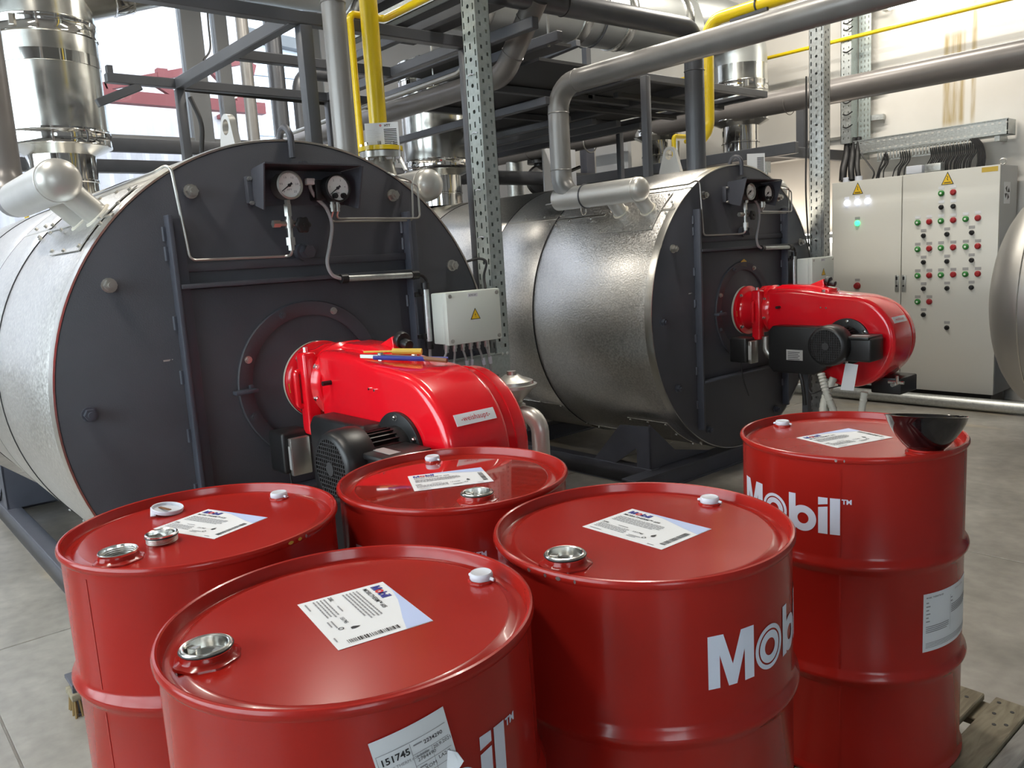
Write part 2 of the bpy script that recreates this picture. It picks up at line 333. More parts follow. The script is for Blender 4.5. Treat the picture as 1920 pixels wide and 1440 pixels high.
def window(name, axis, pos, a, zs, wid):
    w = bpy.data.objects.new(name, None); COL.objects.link(w); struct(w)
    P = (lambda q, z, d: (pos-d, q, z)) if axis == 'x' else (lambda q, z, d: (q, pos-d, z))
    for q, t in zip(a, wid): obj('mullion', MB().box(P(q-t/2, zs[0], .02), P(q+t/2, zs[-1], .16)), 'mullion', w, bev=.006, seg=1)
    for z in zs: obj('transom', MB().box(P(a[0], z-.05, .03), P(a[-1], z+.05, .14)), 'mullion', w)
    for i in range(len(a)-1):
        for j in range(len(zs)-1):
            obj('pane', MB().box(P(a[i]+wid[i]/2, zs[j]+.05, .085), P(a[i+1]-wid[i+1]/2, zs[j+1]-.05, .092)), 'glass', w, smooth=False)
window('window_1', 'x', XL, [-2.55, -.9, .75, 2.1, 3.5, 3.82, 4.42, 4.95], [.92, 2.98, 4.95], [.12, .12, .12, .14, .22, .14, .1, .12])
window('window_2', 'y', YN, [-7.95, -6.2, -4.4, -2.6, -.8, .95], [.95, 2.6, 4.55], [.12]*6)
window('window_3', 'x', XR+.2, [-3.95, -2.7, -1.45], [1.25, 2.4, 3.55], [.12]*3)  # unseen window added as fill light from the camera side
# outside: corrugated sheet building with a red steel truss in front of it, pale panel building, ground
struct(obj('ground', MB().box((-60, -40, -.6), (40, 40, -.32)), 'floor'))
cb = thing('sheet_building', 'white corrugated sheet building standing outside the window at far left', 'building', (-13, 1, -.3))
def corr(y0, y1, z0, z1, x):
    pr = []; y = y0
    while y < y1:
        pr += [(y, 0), (y+.07, .035), (y+.11, .035), (y+.18, 0)]; y += .27
    mb = MB(); n = len(pr); vs = [(x+d, q, z) for z in (z0, z1) for q, d in pr]; return mb.add(vs, [(i, i+1, n+i+1, n+i) for i in range(n-1)])
for k, (z0, z1) in enumerate([(-.3, 3.6), (3.55, 6.2), (6.15, 9.5)]):
    obj('wall_sheet', corr(-6, 5.75, z0, z1, -13.0+.03*k), 'sheet', cb, smooth=False)
obj('sheet_rail', MB().box((-13.25, -6, -.3), (-13.06, 5.75, 9.5)), 'sheet', cb)
tr = thing('red_truss', 'red primed steel roof truss lying in front of the white sheet building outside', 'truss', (-12, 3, 4.4))
def rb(a, c, t=.14): obj('truss_bar', MB().beam((-12, *a), (-12, *c), t, t), 'redsteel', tr)
rb((1.5, 4.02), (5.6, 3.98), .16); rb((1.6, 3.66), (3.4, 4.13), .1); rb((3.38, 4.12), (5.6, 4.72), .1)
rb((3.98, 4.27), (4.35, 4.05), .09); rb((4.85, 4.5), (5.3, 4.03), .1); rb((5.5, 4.62), (5.28, 4.03), .09); rb((3.64, 4.18), (3.64, 4.05), .09); rb((2.7, 3.95), (2.7, 4.05), .09)
obj('truss_plate', MB().box((-12.06, 4.08, 4.3), (-11.94, 4.22, 4.42)), 'redsteel', tr)
for y in (2.0, 5.3): obj('truss_bracket', MB().box((-13.0, y-.04, 3.97), (-12.05, y+.04, 4.03)), 'redsteel', tr)
pb = thing('panel_building', 'pale blue panelled building beyond the window, right of the sheet building', 'building', (-15, 9, -.3))
for k in range(8): obj('wall_panel', MB().box((-15.2, 5.2, -.3+k*1.1), (-15+.01*(k % 2), 14, .78+k*1.1)), 'paleb', pb)
obj('eave', MB().beam((-14.9, 5.2, 6.0), (-14.9, 14, 5.3), .25, .2), 'piped', pb)
# wall rail on the back wall
wr = obj('wall_rail', MB().beam((-5.2, 8.085, 2.56), (-4.12, 8.085, 2.535), .03, .03), 'steel'); tag(wr, 'thin steel rail fixed along the back wall, left of the perforated column', 'rail')
# ---------------------------------------------------------------- lamps
def batten(loc, label, L=1.5, ax='x'):
    t = thing('batten_lamp', label, 'lamp', loc, 'fluorescent batten lamps'); x, y, z = loc
    obj('lamp_body', MB().box((x-L/2, y-.06, z), (x+L/2, y+.06, z+.06)), 'lampbody', t, bev=.01)
    obj('tube', MB().cyl((x-L/2+.04, y, z-.025), (x+L/2-.04, y, z-.025), .024, 12), 'tube', t)
    for s in (-1, 1): obj('end_cap', MB().box((x+s*L/2, y-.045, z-.05), (x+s*(L/2-.05), y+.045, z)), 'lampbody', t, bev=.006)
    return t
for k, (lx, ly) in enumerate(FILL_LAMPS):
    t = batten((lx, ly, LAMP_Z), ['fluorescent batten lamp hanging under the roof above the far end of the near boiler', 'fluorescent batten lamp hanging under the roof left of the drums', 'fluorescent batten lamp hanging under the roof above the far burner', 'fluorescent batten lamp hanging under the roof before the switch cabinet', 'fluorescent batten lamp hanging under the roof above the far boiler outlet pipe', 'fluorescent batten lamp hanging under the roof by the far left windows'][k])
    x, y, z = t.location
    for s in (-1, 1): obj('hanger', MB().cyl((x+s*.6, y, z+.06), (x+s*.6, y, ZC), .006, 6), 'steel', t)
t = batten((-2.95, 7.98, 3.66), 'lit fluorescent batten lamp on the back wall, above the yellow line', 1.5)
obj('wall_bracket', MB().box((-3.4, 8.02, 3.66), (-3.3, 8.1, 3.76)).box((-2.6, 8.02, 3.66), (-2.5, 8.1, 3.76)), 'lampbody', t)
area('lamp_light', (-2.95, 7.93, 3.6), (math.radians(-25), 0, 0), 1.4, .08, 4, (1, .95, .84))
t = batten((-4.7, 7.95, 1.55), 'warm fluorescent batten lamp low on the back wall behind the far boiler', 1.5)
obj('wall_bracket', MB().box((-4.75, 7.95, 1.57), (-4.65, 8.1, 1.62)), 'lampbody', t)
area('lamp_light', (-4.7, 7.85, 1.6), (math.radians(165), 0, 0), 1.4, .08, 9, (1, .86, .7))
o = obj('lamp_cable', MB().tube(smooth_path([(-3.7, 7.98, 3.69), (-3.77, 7.99, 3.68), (-3.82, 8.03, 3.74), (-3.83, 8.06, 3.9), (-3.83, 8.07, 5.19)]), .012, 8), 'rubber'); tag(o, 'dark supply cable running from the wall lamp up the back wall', 'cable')
# ---------------------------------------------------------------- boiler (built once, copied for the second)
F = Vector((-3.04, 1.508, 1.122)); DR = Vector((-.09, 3.219, 0))
def P(x, y, z): return (F.x+x, F.y+y, F.z+z)
def cylp(x, th, r):  # th measured from the top, positive towards the -y side
    return P(x, -r*math.sin(th), r*math.cos(th))
def curved(mb, x0, x1, t0, t1, r, th=.004, n=10):
    R = []
    for k in range(n+1):
        t = t0+(t1-t0)*k/n; R.append([cylp(x0, t, r), cylp(x1, t, r), cylp(x1, t, r+th), cylp(x0, t, r+th)])
    return mb.rings(R)
boil = thing('boiler', 'nearer boiler: dark round front plate, embossed aluminium jacket, at left', 'boiler', (F.x, F.y, 0), 'horizontal thermal oil boilers')
RB, LB = .945, 3.7
mb = MB().lathe([(0, 0), (RB-.012, 0), (RB-.006, -.004), (RB-.006, -.03), (0, -.03)], P(0, 0, 0), (1, 0, 0), 128); obj('front_plate', mb, 'face', boil)
obj('jacket_trim', MB().lathe([(RB-.006, .0), (RB+.001, .002), (RB+.004, -.012), (RB+.004, -.05), (RB-.01, -.05)], P(0, 0, 0), (1, 0, 0), 128), 'cladtrim', boil)
xs = [-.03, -1.05, -1.6, -2.65, -LB]
for k in range(4):
    r = RB + .0035*(k % 2); a, c = xs[k], xs[k+1]
    obj('jacket_panel', MB().lathe([(r-.012, a), (r, a), (r+.002, a-.004), (r+.002, c+.006), (r, c+.003), (r-.012, c+.003)], P(0, 0, 0), (1, 0, 0), 128), 'clad', boil)
obj('rear_plate', MB().lathe([(0, -LB-.01), (RB-.03, -LB-.01), (RB-.03, -LB+.02), (0, -LB+.02)], P(0, 0, 0), (1, 0, 0), 64), 'face', boil)
obj('inner_drum', MB().cyl(P(-LB+.05, 0, 0), P(-.05, 0, 0), RB-.02, 64), 'face', boil)
for k in (1, 2, 3): obj('jacket_seam', MB().lathe([(RB+.004, xs[k]-.004), (RB+.006, xs[k]-.002), (RB+.006, xs[k]+.003), (RB-.01, xs[k]+.004)], P(0, 0, 0), (1, 0, 0), 128), 'grate', boil)
D = math.radians
for a, c, t in ((-1.04, -.58, 45), (-1.58, -1.06, 44), (-.12, -.01, 45.5), (-1.04, -.52, 152), (-1.6, -1.06, 134), (-2.6, -1.62, 134)): obj('long_seam', curved(MB(), a, c, D(t-.4), D(t+.4), RB+.004, .004, 2), 'cladtrim', boil)
pt = obj('patch_plate', curved(MB(), -.565, -.11, D(35.5), D(54.5), RB+.006, .004), 'clad', boil)
obj('saddle_patch', curved(MB(), -.47, -.13, D(136), D(158), RB+.005, .004), 'clad', boil)
mb = MB()
for x, t in [(-.55, 53.5), (-.34, 54), (-.13, 53.5), (-.13, 46), (-.13, 37), (-.55, 44), (-.34, 36), (-.55, 36.5), (-.7, 46.5), (-.9, 46.5), (-1.09, 47), (-1.03, 43), (-1.02, 48), (-1.2, 42.5), (-1.4, 42.5), (-.06, 42), (-.05, 48), (-1.09, 134), (-1.3, 133), (-.55, 153), (-.7, 153), (-.95, 153), (-1.03, 150), (-.45, 137), (-.3, 137), (-.15, 137), (-.15, 145), (-.15, 157), (-.06, 155), (-.03, 152)]:
    c = Vector(cylp(x, D(t), RB+.006)); nrm = (c - Vector(P(x, 0, 0))).normalized(); mb.cyl(c, c+nrm*.012, .008, 6)
stuff(obj('jacket_screws', mb, 'steel', boil))
# stiffeners, shelves, door ring
obj('stiffener', MB().box(P(0, -.513, -.74), P(.05, -.497, .66)).box(P(0, -.5, -.72), P(.018, -.452, .65)), 'face2', boil, bev=.003)
obj('stiffener', MB().box(P(0, .513, -.74), P(.05, .497, .66)).box(P(0, .5, -.72), P(.018, .56, .65)), 'face2', boil, bev=.003)
obj('shelf_bar', MB().box(P(0, -.495, .395), P(.055, .5, .412)), 'face', boil, bev=.003); obj('shelf_bar', MB().box(P(0, -.495, -.436), P(.055, .5, -.422)), 'face2', boil, bev=.003)
obj('shelf_bar', MB().box(P(0, -.46, .455), P(.012, .5, .485)), 'face', boil, bev=.003)
mb = MB()
for s in (-.506, .506):
    for z in (.62, .55, .3, .1, -.12, -.33, -.55): mb.cyl(P(.004, s-.012, z), P(.004, s-.012, z-.05), .008, 6)
stuff(obj('weld_beads', mb, 'face2', boil))
obj('door_plate', MB().box(P(0, -.45, -.42), P(.008, .45, .392)), 'face', boil, bev=.002)
ro = .32; ri = .262
obj('door_ring', MB().lathe([(ri, .004), (ri, .018), (ri+.003, .02), (ro-.004, .02), (ro, .016), (ro, .004)], P(.002, -.0, -.005), (1, 0, 0), 96), 'face', boil)
for k in range(8):
    a = D(22+45*k); mb = MB(); hexnut(mb, P(.022, (ri+.03)*math.cos(a), -.005+(ri+.03)*math.sin(a)), (1, 0, 0), .012, .012); obj('ring_bolt', mb, 'steel' if k % 2 else 'face', boil)
obj('door_handle', MB().box(P(.02, -.345, -.018), P(.06, -.255, -.002)).box(P(.02, -.28, -.005), P(.035, -.262, .012)), 'face2', boil, bev=.004)
for k, (y, z) in enumerate([(-.405, .745), (-.723, .426), (-.842, -.008), (.751, .416), (.459, .732), (-.715, -.436), (.715, -.436), (.842, -.008), (-.403, -.758), (.403, -.758)]):
    mb = MB(); hexnut(mb, P(0, y, z), (1, 0, 0), .021, .03); obj('stay_nut', mb, 'steel' if k in (0, 1, 3, 4) else 'face2', boil, ang=30)
mb = MB().cyl(P(0, .009, .508), P(.03, .009, .508), .034, 24).cyl(P(.03, .009, .508), P(.075, .009, .508), .026, 6); obj('plug', mb, 'face', boil)
mb = MB().cyl(P(0, .045, .845), P(.03, .045, .845), .02, 6).cyl(P(.03, .045, .845), P(.034, .045, .845), .012, 12); obj('stay_nut', mb, 'face', boil)
# lifting eyes
mb = MB().tube(fillet([P(-.01, .0, .955), P(-.01, .0, 1.015), P(-.01, .06, 1.03), P(-.01, .072, .96)], .03), .001, 4)
mb = MB().torus(P(.005, .005, .96), (1, 0, 0), .042, .014, 20, 10, a0=0, a1=PI) if False else MB()
mb.tube([P(-.075, -.005, .90), P(-.07, -.004, .955)] + [P(-.028-.042*math.cos(k*PI/8), .0, .955+.042*math.sin(k*PI/8)) for k in range(1, 8)] + [P(.014, .004, .955), P(.014, .004, .875)], .0135, 10)
obj('front_eye', mb, 'face', boil)
def eyeplate(name, x0, y, h, w, t, r, m):
    poly = [(-w/2, 0)] + [(.5*w*.52*math.cos(a), h-.5*w*.52+.5*w*.52*math.sin(a)) for a in [PI-.35+(-PI+.7)*k/10 for k in range(11)]] + [(w/2, 0)]
    mbx = MB(); n = len(poly); hc = h-.5*w*.55
    for yy in (y-t/2, y+t/2):
        pass
    # plate with a round hole: quads between outline samples and hole samples
    N = 32; out = []; 
    import_pts = poly + [poly[0]]
    def hit(a):
        best = None
        dx, dz = math.cos(a), math.sin(a)
        for (ax, az), (bx, bz) in zip(import_pts[:-1], import_pts[1:]):
            ex, ez = bx-ax, bz-az; den = dx*ez-dz*ex
            if abs(den) < 1e-9: continue
            tt = ((ax)*ez-(az-hc)*ex)/den; uu = ((ax)*dz-(az-hc)*dx)/den
            if tt > 0 and -1e-6 <= uu <= 1+1e-6 and (best is None or tt < best): best = tt
        return (best*dx, hc+best*dz)
    R = [[], [], [], []]
    corners = sorted([math.atan2(z-hc, x) % (2*PI) for x, z in (poly[0], poly[-1])] + [2*PI*k/N for k in range(N)])
    for a in corners:
        ox, oz = hit(a); ix, iz = r*math.cos(a), hc+r*math.sin(a)
        R[0].append(P(x0+ox, y-t/2, .93+oz)); R[1].append(P(x0+ox, y+t/2, .93+oz)); R[2].append(P(x0+ix, y+t/2, .93+iz)); R[3].append(P(x0+ix, y-t/2, .93+iz))
    mbx.rings(R+[R[0]], cap0=False, cap1=False)
    return obj(name, mbx, m, boil, ang=30)
eyeplate('lifting_eye', -.56, 0, .205, .205, .03, .034, 'silver')
obj('eye_base', MB().box(P(-.68, -.06, .935), P(-.44, .06, .952)), 'silver', boil, bev=.004)
# headers on both shoulders with two stub pipes each
for s in (1, -1):
    hy, hz, hr = -.79*s, .80, .074
    dome = [(hr*math.cos(k*PI/14), .042*math.sin(k*PI/14)) for k in range(8)]
    h = obj('header_pipe', MB().lathe([(hr, -.72), (hr, -.02)] + dome, P(-.18, hy, hz), (1, 0, 0), 40, cap0=True), 'silver', boil, ang=50)
    obj('weld_bead', MB().torus(P(-.205, hy, hz), (1, 0, 0), hr+.001, .0025, 40, 6), 'silver', h)
    for x in (-.45, -.225):
        b0 = Vector(P(x, -.66*s, .67)); b1 = Vector(P(x, hy, hz)); dr = (b1-b0).normalized()
        st = obj('stub_pipe', MB().cyl(b0-dr*.02, b1, .045, 28), 'silver', boil)
        obj('rope_seal', MB().torus(b0+dr*.012, dr, .048, .009, 28, 8), 'rope', st)
# skid
sk = boil
for s in (1, -1):
    obj('skid_beam', MB().box((F.x-3.6, F.y-s*.75, 0), (F.x-.2, F.y-s*.66, .014)).box((F.x-3.6, F.y-s*.75, .116), (F.x-.2, F.y-s*.66, .13)).box((F.x-3.6, F.y-s*.75, .014), (F.x-.2, F.y-s*.742, .116)), 'skid', sk, bev=.003, seg=1)
    for x in (-.3, -3.1):
        poly = [(-.05, .12), (-.05, .40), (.1, .41), (.13, .13), (.02, .13), (.02, .26)] 
        q0 = Vector((F.x+x, F.y-s*.735, 0))
        obj('saddle_leg', MB().prism([(-.42, .13), (-.17, .40), (.09, .415), (.09, .13), (-.03, .13), (-.03, .26), (-.22, .13)], (F.x+x, F.y-s*.74, 0), (1, 0, 0), (0, 0, 1), (0, s*.012, 0)), 'skid', sk)
        obj('saddle_plate', MB().prism([(0, .13), (0, .43), (.25, .215), (.65, .13)], (F.x+x+.078, F.y-s*.74, 0), (0, s, 0), (0, 0, 1), (.012, 0, 0)), 'skid', sk)
for x in (-.12, -1.8, -3.5):
    e = 1.0 if x > -.5 else .7
    obj('cross_beam', MB().box((F.x+x-.12, F.y-e, 0), (F.x+x, F.y+e, .012)).box((F.x+x-.12, F.y-e, .11), (F.x+x, F.y+e, .125)).box((F.x+x-.02, F.y-e, .012), (F.x+x-.008, F.y+e, .11)), 'skid', sk, bev=.002, seg=1)
# scuffs and paint chips as thin patches on the plate
mb = MB(); 
for y, z, w, h in ((-.575, .14, .022, .006), (-.545, .143, .004, .003), (-.553, .143, .003, .003)): mb.box(P(.0, y, z), P(.0008, y+w, z+h))
obj('paint_chip', mb, 'silver', boil)
boil2 = dup(boil, DR, 'farther boiler: dark round front plate, embossed aluminium jacket, at right')
o = obj('inspection_tag', MB().prism([(0, .03), (0, .0), (.07, -.01), (.062, .03), (.035, .045)], (F.x+DR.x+.021, F.y+DR.y-.03, F.z+.285), (0, 1, 0), (0, 0, 1), (.001, 0, 0)), 'gold', boil2, label='yellow tag on the door ring')
# ---------------------------------------------------------------- fittings on the front plates
FIT = []
def fit(o, la, lb): FIT.append((o, lb)); o['label'] = la; return o
NEAR, FAR = 'on the nearer boiler', 'on the farther boiler'
t = thing('gauge_hood', '', 'hood', P(0, 0, .6)); fit(t, 'dark folded sheet hood over two gauges on the nearer boiler', 'dark folded sheet hood over two gauges on the farther boiler')
hood_t = .006
obj('hood_back', MB().box(P(.03, -.17, .69), P(.036, .2, .822)), 'face', t)
obj('hood_top', MB().prism([(-.175, 0), (-.19, .15), (.21, .15), (.195, 0)], P(.03, 0, .822), (0, 1, 0), (1, 0, .04), (0, 0, hood_t)), 'face', t)
for s, e in ((-1, 0), (1, .0)):
    y0 = -.175 if s < 0 else .2
    obj('hood_side', MB().prism([(0, -.13), (0, 0), (.15, .006), (.1, -.155)], P(.03, y0, .822), (1, s*.1, 0), (0, 0, 1), (0, s*hood_t, 0)), 'face', t)
obj('mount_bracket', MB().box(P(0, -.2, .70), P(.03, -.16, .8)), 'face', t, bev=.003); obj('mount_bracket', MB().box(P(0, .14, .7), P(.03, .18, .8)), 'face', t, bev=.003)
mb = MB()
for z in (.79, .70): mb.cyl(P(.03, -.192, z), P(.045, -.192, z), .008, 6)
obj('bracket_bolt', mb, 'steel', t)
def gauge(y, z, r, kind, la, lb):
    t = thing('pressure_gauge', '', 'gauge', P(.12, y, z)); fit(t, la, lb)
    x = .125
    obj('gauge_case', MB().lathe([(0, -.055), (r*.96, -.055), (r, -.05), (r, 0), (r+.003, .003), (r+.003, .012), (r-.004, .014), (r-.005, .006)], P(x, y, z), (1, 0, 0), 40), 'steel' if kind == 'a' else 'black', t)
    dl = obj('dial', MB().cyl(P(x-.002, y, z), P(x+.004, y, z), r-.004, 40), 'dial', t)
    mb = MB(); fn = lambda a, b: P(x+.0048, y+a, z+b)
    for k in range(31):
        a = D(225-270*k/30); L = .84 if k % 5 == 0 else .9
        mb.poly([(r*L*math.cos(a-.012), r*L*math.sin(a-.012)), (r*.93*math.cos(a-.012), r*.93*math.sin(a-.012)), (r*.93*math.cos(a+.012), r*.93*math.sin(a+.012)), (r*L*math.cos(a+.012), r*L*math.sin(a+.012))][::-1], fn)
    nums = ['0', '0.5', '1.0', '1.5', '2.0', '2.5'] if kind == 'a' else ['0', '1', '2', '3', '4', '5']
    for k, q in enumerate(nums):
        a = D(225-270*k/5); put_text(mb, q, r*.2, fn, r*.64*math.cos(a), r*.64*math.sin(a)-r*.07, align='CENTER')
    put_text(mb, 'HTT' if kind == 'a' else 'bar', r*.2, fn, 0, -r*.4, align='CENTER')
    obj('scale', mb, 'ink', dl)
    a = D(215); mb = MB().prism([(-.004, -.12*r/.05), (.004, -.12*r/.05)][:0] or [(-.0045, -r*.28), (.0045, -r*.28), (.0025, 0), (.0012, r*.8), (-.0012, r*.8), (-.0025, 0)], P(x+.006, y, z), (0, math.sin(a), -math.cos(a)), (0, math.cos(a), math.sin(a)), (.0012, 0, 0)).cyl(P(x+.004, y, z), P(x+.009, y, z), .006, 12)
    obj('needle', mb, 'ink', dl)
    return t
g1 = gauge(-.079, .757, .05, 'a', 'left round pressure gauge with pale steel case, under hood of nearer boiler', 'left round pressure gauge seen edge-on under hood of farther boiler')
obj('gauge_stem', MB().cyl(P(.1, -.079, .705), P(.1, -.079, .69), .012, 6), 'steel', g1)
g2 = gauge(.125, .748, .052, 'b', 'right pressure gauge in black case with two contact knobs, nearer boiler', 'right pressure gauge in black case, farther boiler')
for q in (-.017, .02): obj('contact_knob', MB().cyl(P(.131, .125+q, .718), P(.142, .125+q, .718), .011, 14).cyl(P(.142, .125+q, .718), P(.15, .125+q, .718), .006, 10), 'black', g2)
obj('gauge_body', MB().box(P(.02, .05, .705), P(.09, .11, .785)), 'black', g2, bev=.008); 
for q in (.118, .14): obj('union_nut', MB().cyl(P(.09, q, .7), P(.09, q, .66), .009, 6).cyl(P(.09, q, .688), P(.09, q, .676), .012, 6), 'steel', g2)
t = thing('needle_valve', '', 'valve', P(.08, -.07, .5)); fit(t, 'small steel needle valve with black hand wheel under left gauge, nearer boiler', 'small steel needle valve with black hand wheel under left gauge, farther boiler')
vx = .085
obj('valve_body', MB().cyl(P(vx, -.073, .69), P(vx, -.073, .645), .015, 6).cyl(P(vx, -.073, .645), P(vx, -.073, .565), .011, 16).cyl(P(vx, -.073, .6), P(vx, -.073, .632), .016, 16).cyl(P(vx, -.115, .617), P(vx, -.04, .617), .01, 14), 'steel', t)
obj('union_nut', MB().cyl(P(vx, -.073, .565), P(vx, -.073, .535), .019, 6).cyl(P(vx, -.073, .535), P(vx, -.073, .515), .013, 6), 'steel', t)
obj('drain_cap', MB().cyl(P(vx, -.14, .617), P(vx, -.112, .617), .015, 6), 'steel', t)
mb = MB(); R = []
for x, q in ((.105, .024), (.108, .03), (.118, .03), (.122, .024)):
    R.append([P(x, -.03+q*(1+.09*math.cos(6*a))*math.cos(a), .61+q*(1+.09*math.cos(6*a))*math.sin(a)) for a in [2*PI*k/36 for k in range(36)]])
obj('hand_wheel', mb.rings(R).cyl(P(.085, -.03, .61), P(.127, -.03, .61), .006, 8), 'black', t)
def tubing(name, pts, r, m, la, lb, rad=.02, cat='tube', n=8):
    o = obj(name, MB().tube(fillet([P(*p) for p in pts], rad), r, n), m); o['category'] = cat; fit(o, la, lb); return o
tubing('impulse_tube', [(-1.3, -.53, .80), (-.02, -.515, .815), (.028, -.475, .842), (.03, -.447, .497), (.05, -.078, .494), (vx, -.073, .5), (vx, -.073, .52)], .0055, 'steel', 'thin steel tube from left gauge over the rim of the nearer boiler', 'thin steel tube from left gauge over the rim of the farther boiler', .025)
tubing('pressure_tube', [(.09, .118, .662), (.06, .118, .624), (.04, .53, .622), (.04, .542, .79), (.03, .45, .815), (-.05, .45, .85)], .0045, 'steel', 'inner thin tube of right gauge, looping along the nearer boiler plate', 'inner thin tube of right gauge, farther boiler', .02)
tubing('pressure_tube', [(.09, .14, .662), (.07, .14, .634), (.045, .565, .63), (.04, .568, .77), (.03, .53, .79), (-.06, .52, .81)], .0045, 'steel', 'outer thin tube of right gauge, looping along the nearer boiler plate', 'outer thin tube of right gauge, farther boiler', .02)
def cable(name, pts, r, m, la, lb):
    o = obj(name, MB().tube(smooth_path([P(*p) for p in pts]), r, 8), m); o['category'] = 'cable'; fit(o, la, lb); return o
cable('signal_cable', [(.07, .04, .775), (.075, .038, .75), (.07, .06, .715), (.07, .1, .675), (.07, .118, .61), (.07, .1, .53), (.07, .081, .46), (.07, .1, .41), (.07, .15, .39)], .0075, 'greycable', 'grey signal cable curving from right gauge down the nearer boiler', 'grey signal cable curving from right gauge down the farther boiler')
o = obj('cable_plug', MB().box(P(.06, .02, .765), P(.085, .055, .79)), 'dial', bev=.003); o['category'] = 'plug'; fit(o, 'pale plug of the grey signal cable between the gauges, nearer boiler', 'pale plug of the grey signal cable between the gauges, farther boiler')
t = thing('conduit_pipe', '', 'conduit', P(.07, .15, .39)); fit(t, 'horizontal pale conduit on the shelf bar of the nearer boiler', 'horizontal pale conduit on the shelf bar of the farther boiler')
obj('conduit', MB().cyl(P(.07, .155, .392), P(.07, .49, .386), .013, 16), 'galv', t); obj('end_gland', MB().cyl(P(.07, .135, .392), P(.07, .165, .392), .019, 12), 'black', t); obj('end_gland', MB().cyl(P(.07, .48, .386), P(.07, .515, .386), .018, 12), 'black', t)
t = thing('conduit_pipe', '', 'conduit', P(.07, .55, .1)); fit(t, 'vertical pale conduit left of the junction box on the nearer boiler', 'vertical pale conduit left of the junction box on the farther boiler')
obj('conduit', MB().cyl(P(.07, .548, .33), P(.07, .548, .08), .014, 16), 'galv', t); obj('end_gland', MB().cyl(P(.07, .548, .35), P(.07, .548, .32), .019, 12), 'black', t); obj('end_gland', MB().cyl(P(.07, .548, .09), P(.07, .548, .055), .018, 12), 'black', t)
obj('clip', MB().box(P(.05, .52, .3), P(.075, .56, .325)).box(P(.05, .52, .1), P(.075, .56, .125)), 'black', t, bev=.003); obj('clip', MB().box(P(0, .5, .29), P(.06, .535, .31)).box(P(0, .5, .105), P(.06, .535, .122)), 'black', t)
cable('loop_cable', [(.07, .51, .386), (.075, .535, .38), (.075, .552, .36), (.07, .548, .345)], .007, 'rubber', 'short black cable loop joining the two conduits, nearer boiler', 'short black cable loop joining the two conduits, farther boiler')
cable('motor_cable', [(.07, .548, .06), (.07, .546, .02), (.1, .53, -.03), (.2, .4, -.1)], .007, 'greycable', 'grey cable hanging from the vertical conduit of the nearer boiler', 'grey cable hanging from the vertical conduit of the farther boiler')
# ---------------------------------------------------------------- burner (copied)
BY = .03
def B(x, y, z): return P(x, y+BY, z)
bu = thing('burner', 'red gas burner with black motor, bolted to the nearer boiler', 'burner', P(0, BY, -.012), 'red gas burners')
obj('gasket', MB().cyl(B(.008, 0, -.012), B(.02, 0, -.012), .161, 64), 'rope', bu)
obj('flange', MB().lathe([(0, .02), (.158, .02), (.162, .024), (.162, .04), (.158, .044), (.13, .05), (.122, .07), (.118, .19), (0, .19)], B(0, 0, -.012), (1, 0, 0), 64), 'burner', bu)
obj('flange_sticker', MB().torus(B(.043, 0, -.012), (1, 0, 0), .15, .0015, 6, 4, a0=D(176), a1=D(192)) if False else MB().prism([(-.157, -.005), (-.142, -.004), (-.142, -.04), (-.153, -.042)], B(.0446, 0, 0), (0, 1, 0), (0, 0, 1), (.0006, 0, 0)), 'gold', bu)
for k in range(4):
    a = D(45+90*k); mb = MB(); hexnut(mb, B(.044, .143*math.cos(a), -.012+.143*math.sin(a)), (1, 0, 0), .012, .012); obj('flange_bolt', mb, 'chrome', bu)
obj('hinge_plate', MB().prism([(-.14, -.15), (.12, -.15), (.145, -.1), (.145, .1), (.09, .15), (-.06, .15), (-.1, .135), (-.14, .13)], B(.175, 0, 0), (0, 1, 0), (0, 0, 1), (.03, 0, 0)), 'burner', bu, bev=.006)
hb = obj('hinge_block', MB().box(B(.165, -.172, -.19), B(.228, -.115, .13)), 'burner', bu, bev=.012, seg=3)
obj('hinge_handle', MB().tube(fillet([B(.185, -.155, .06), B(.185, -.187, .055), B(.185, -.187, -.075), B(.185, -.155, -.08)], .012), .012, 10), 'burner', bu)
obj('hinge_pin', MB().cyl(B(.19, -.14, .125), B(.19, -.14, .147), .01, 6), 'chrome', bu)
obj('air_collar', MB().lathe([(0, .2), (.146, .2), (.152, .205), (.152, .23), (.146, .236), (.14, .242), (.134, .27), (0, .27)], B(0, 0, 0), (1, 0, 0), 64), 'burner', bu)
for a in (75, 150, 200, 330):
    mb = MB(); hexnut(mb, B(.23, .142*math.cos(D(a)), .142*math.sin(D(a))), (1, 0, 0), .011, .012); obj('collar_bolt', mb, 'chrome', bu)
VC = (.79, -.185); VR = .275
arc = [(VC[0]+VR*math.cos(D(a)), VC[1]+VR*math.sin(D(a))) for a in range(88, -151, -7)]
prof = [(.24, .134), (.3, .134), (.42, .131), (.52, .122), (.6, .11), (.68, .1)] + arc + [(.5, -.255), (.46, -.2), (.40, -.16), (.3, -.138), (.24, -.136)]
hs = obj('housing', MB().prism([(x, z) for x, z in prof], B(0, -.125, 0), (1, 0, 0), (0, 0, 1), (0, .255, 0)), 'burner', bu, bev=.03, seg=5, ang=60)
arc2 = [(VC[0]+(VR-.022)*math.cos(D(a)), VC[1]+(VR-.022)*math.sin(D(a))) for a in range(0, 360, 6)]
obj('air_intake', MB().prism(arc2, B(0, .1, 0), (1, 0, 0), (0, 0, 1), (0, .125, 0)), 'burner', bu, bev=.02, seg=4, ang=60)
obj('intake_rib', MB().lathe([(VR-.024, -.004), (VR-.018, -.003), (VR-.018, .003), (VR-.024, .004)], B(VC[0], .165, VC[1]), (0, 1, 0), 64), 'burner', bu)
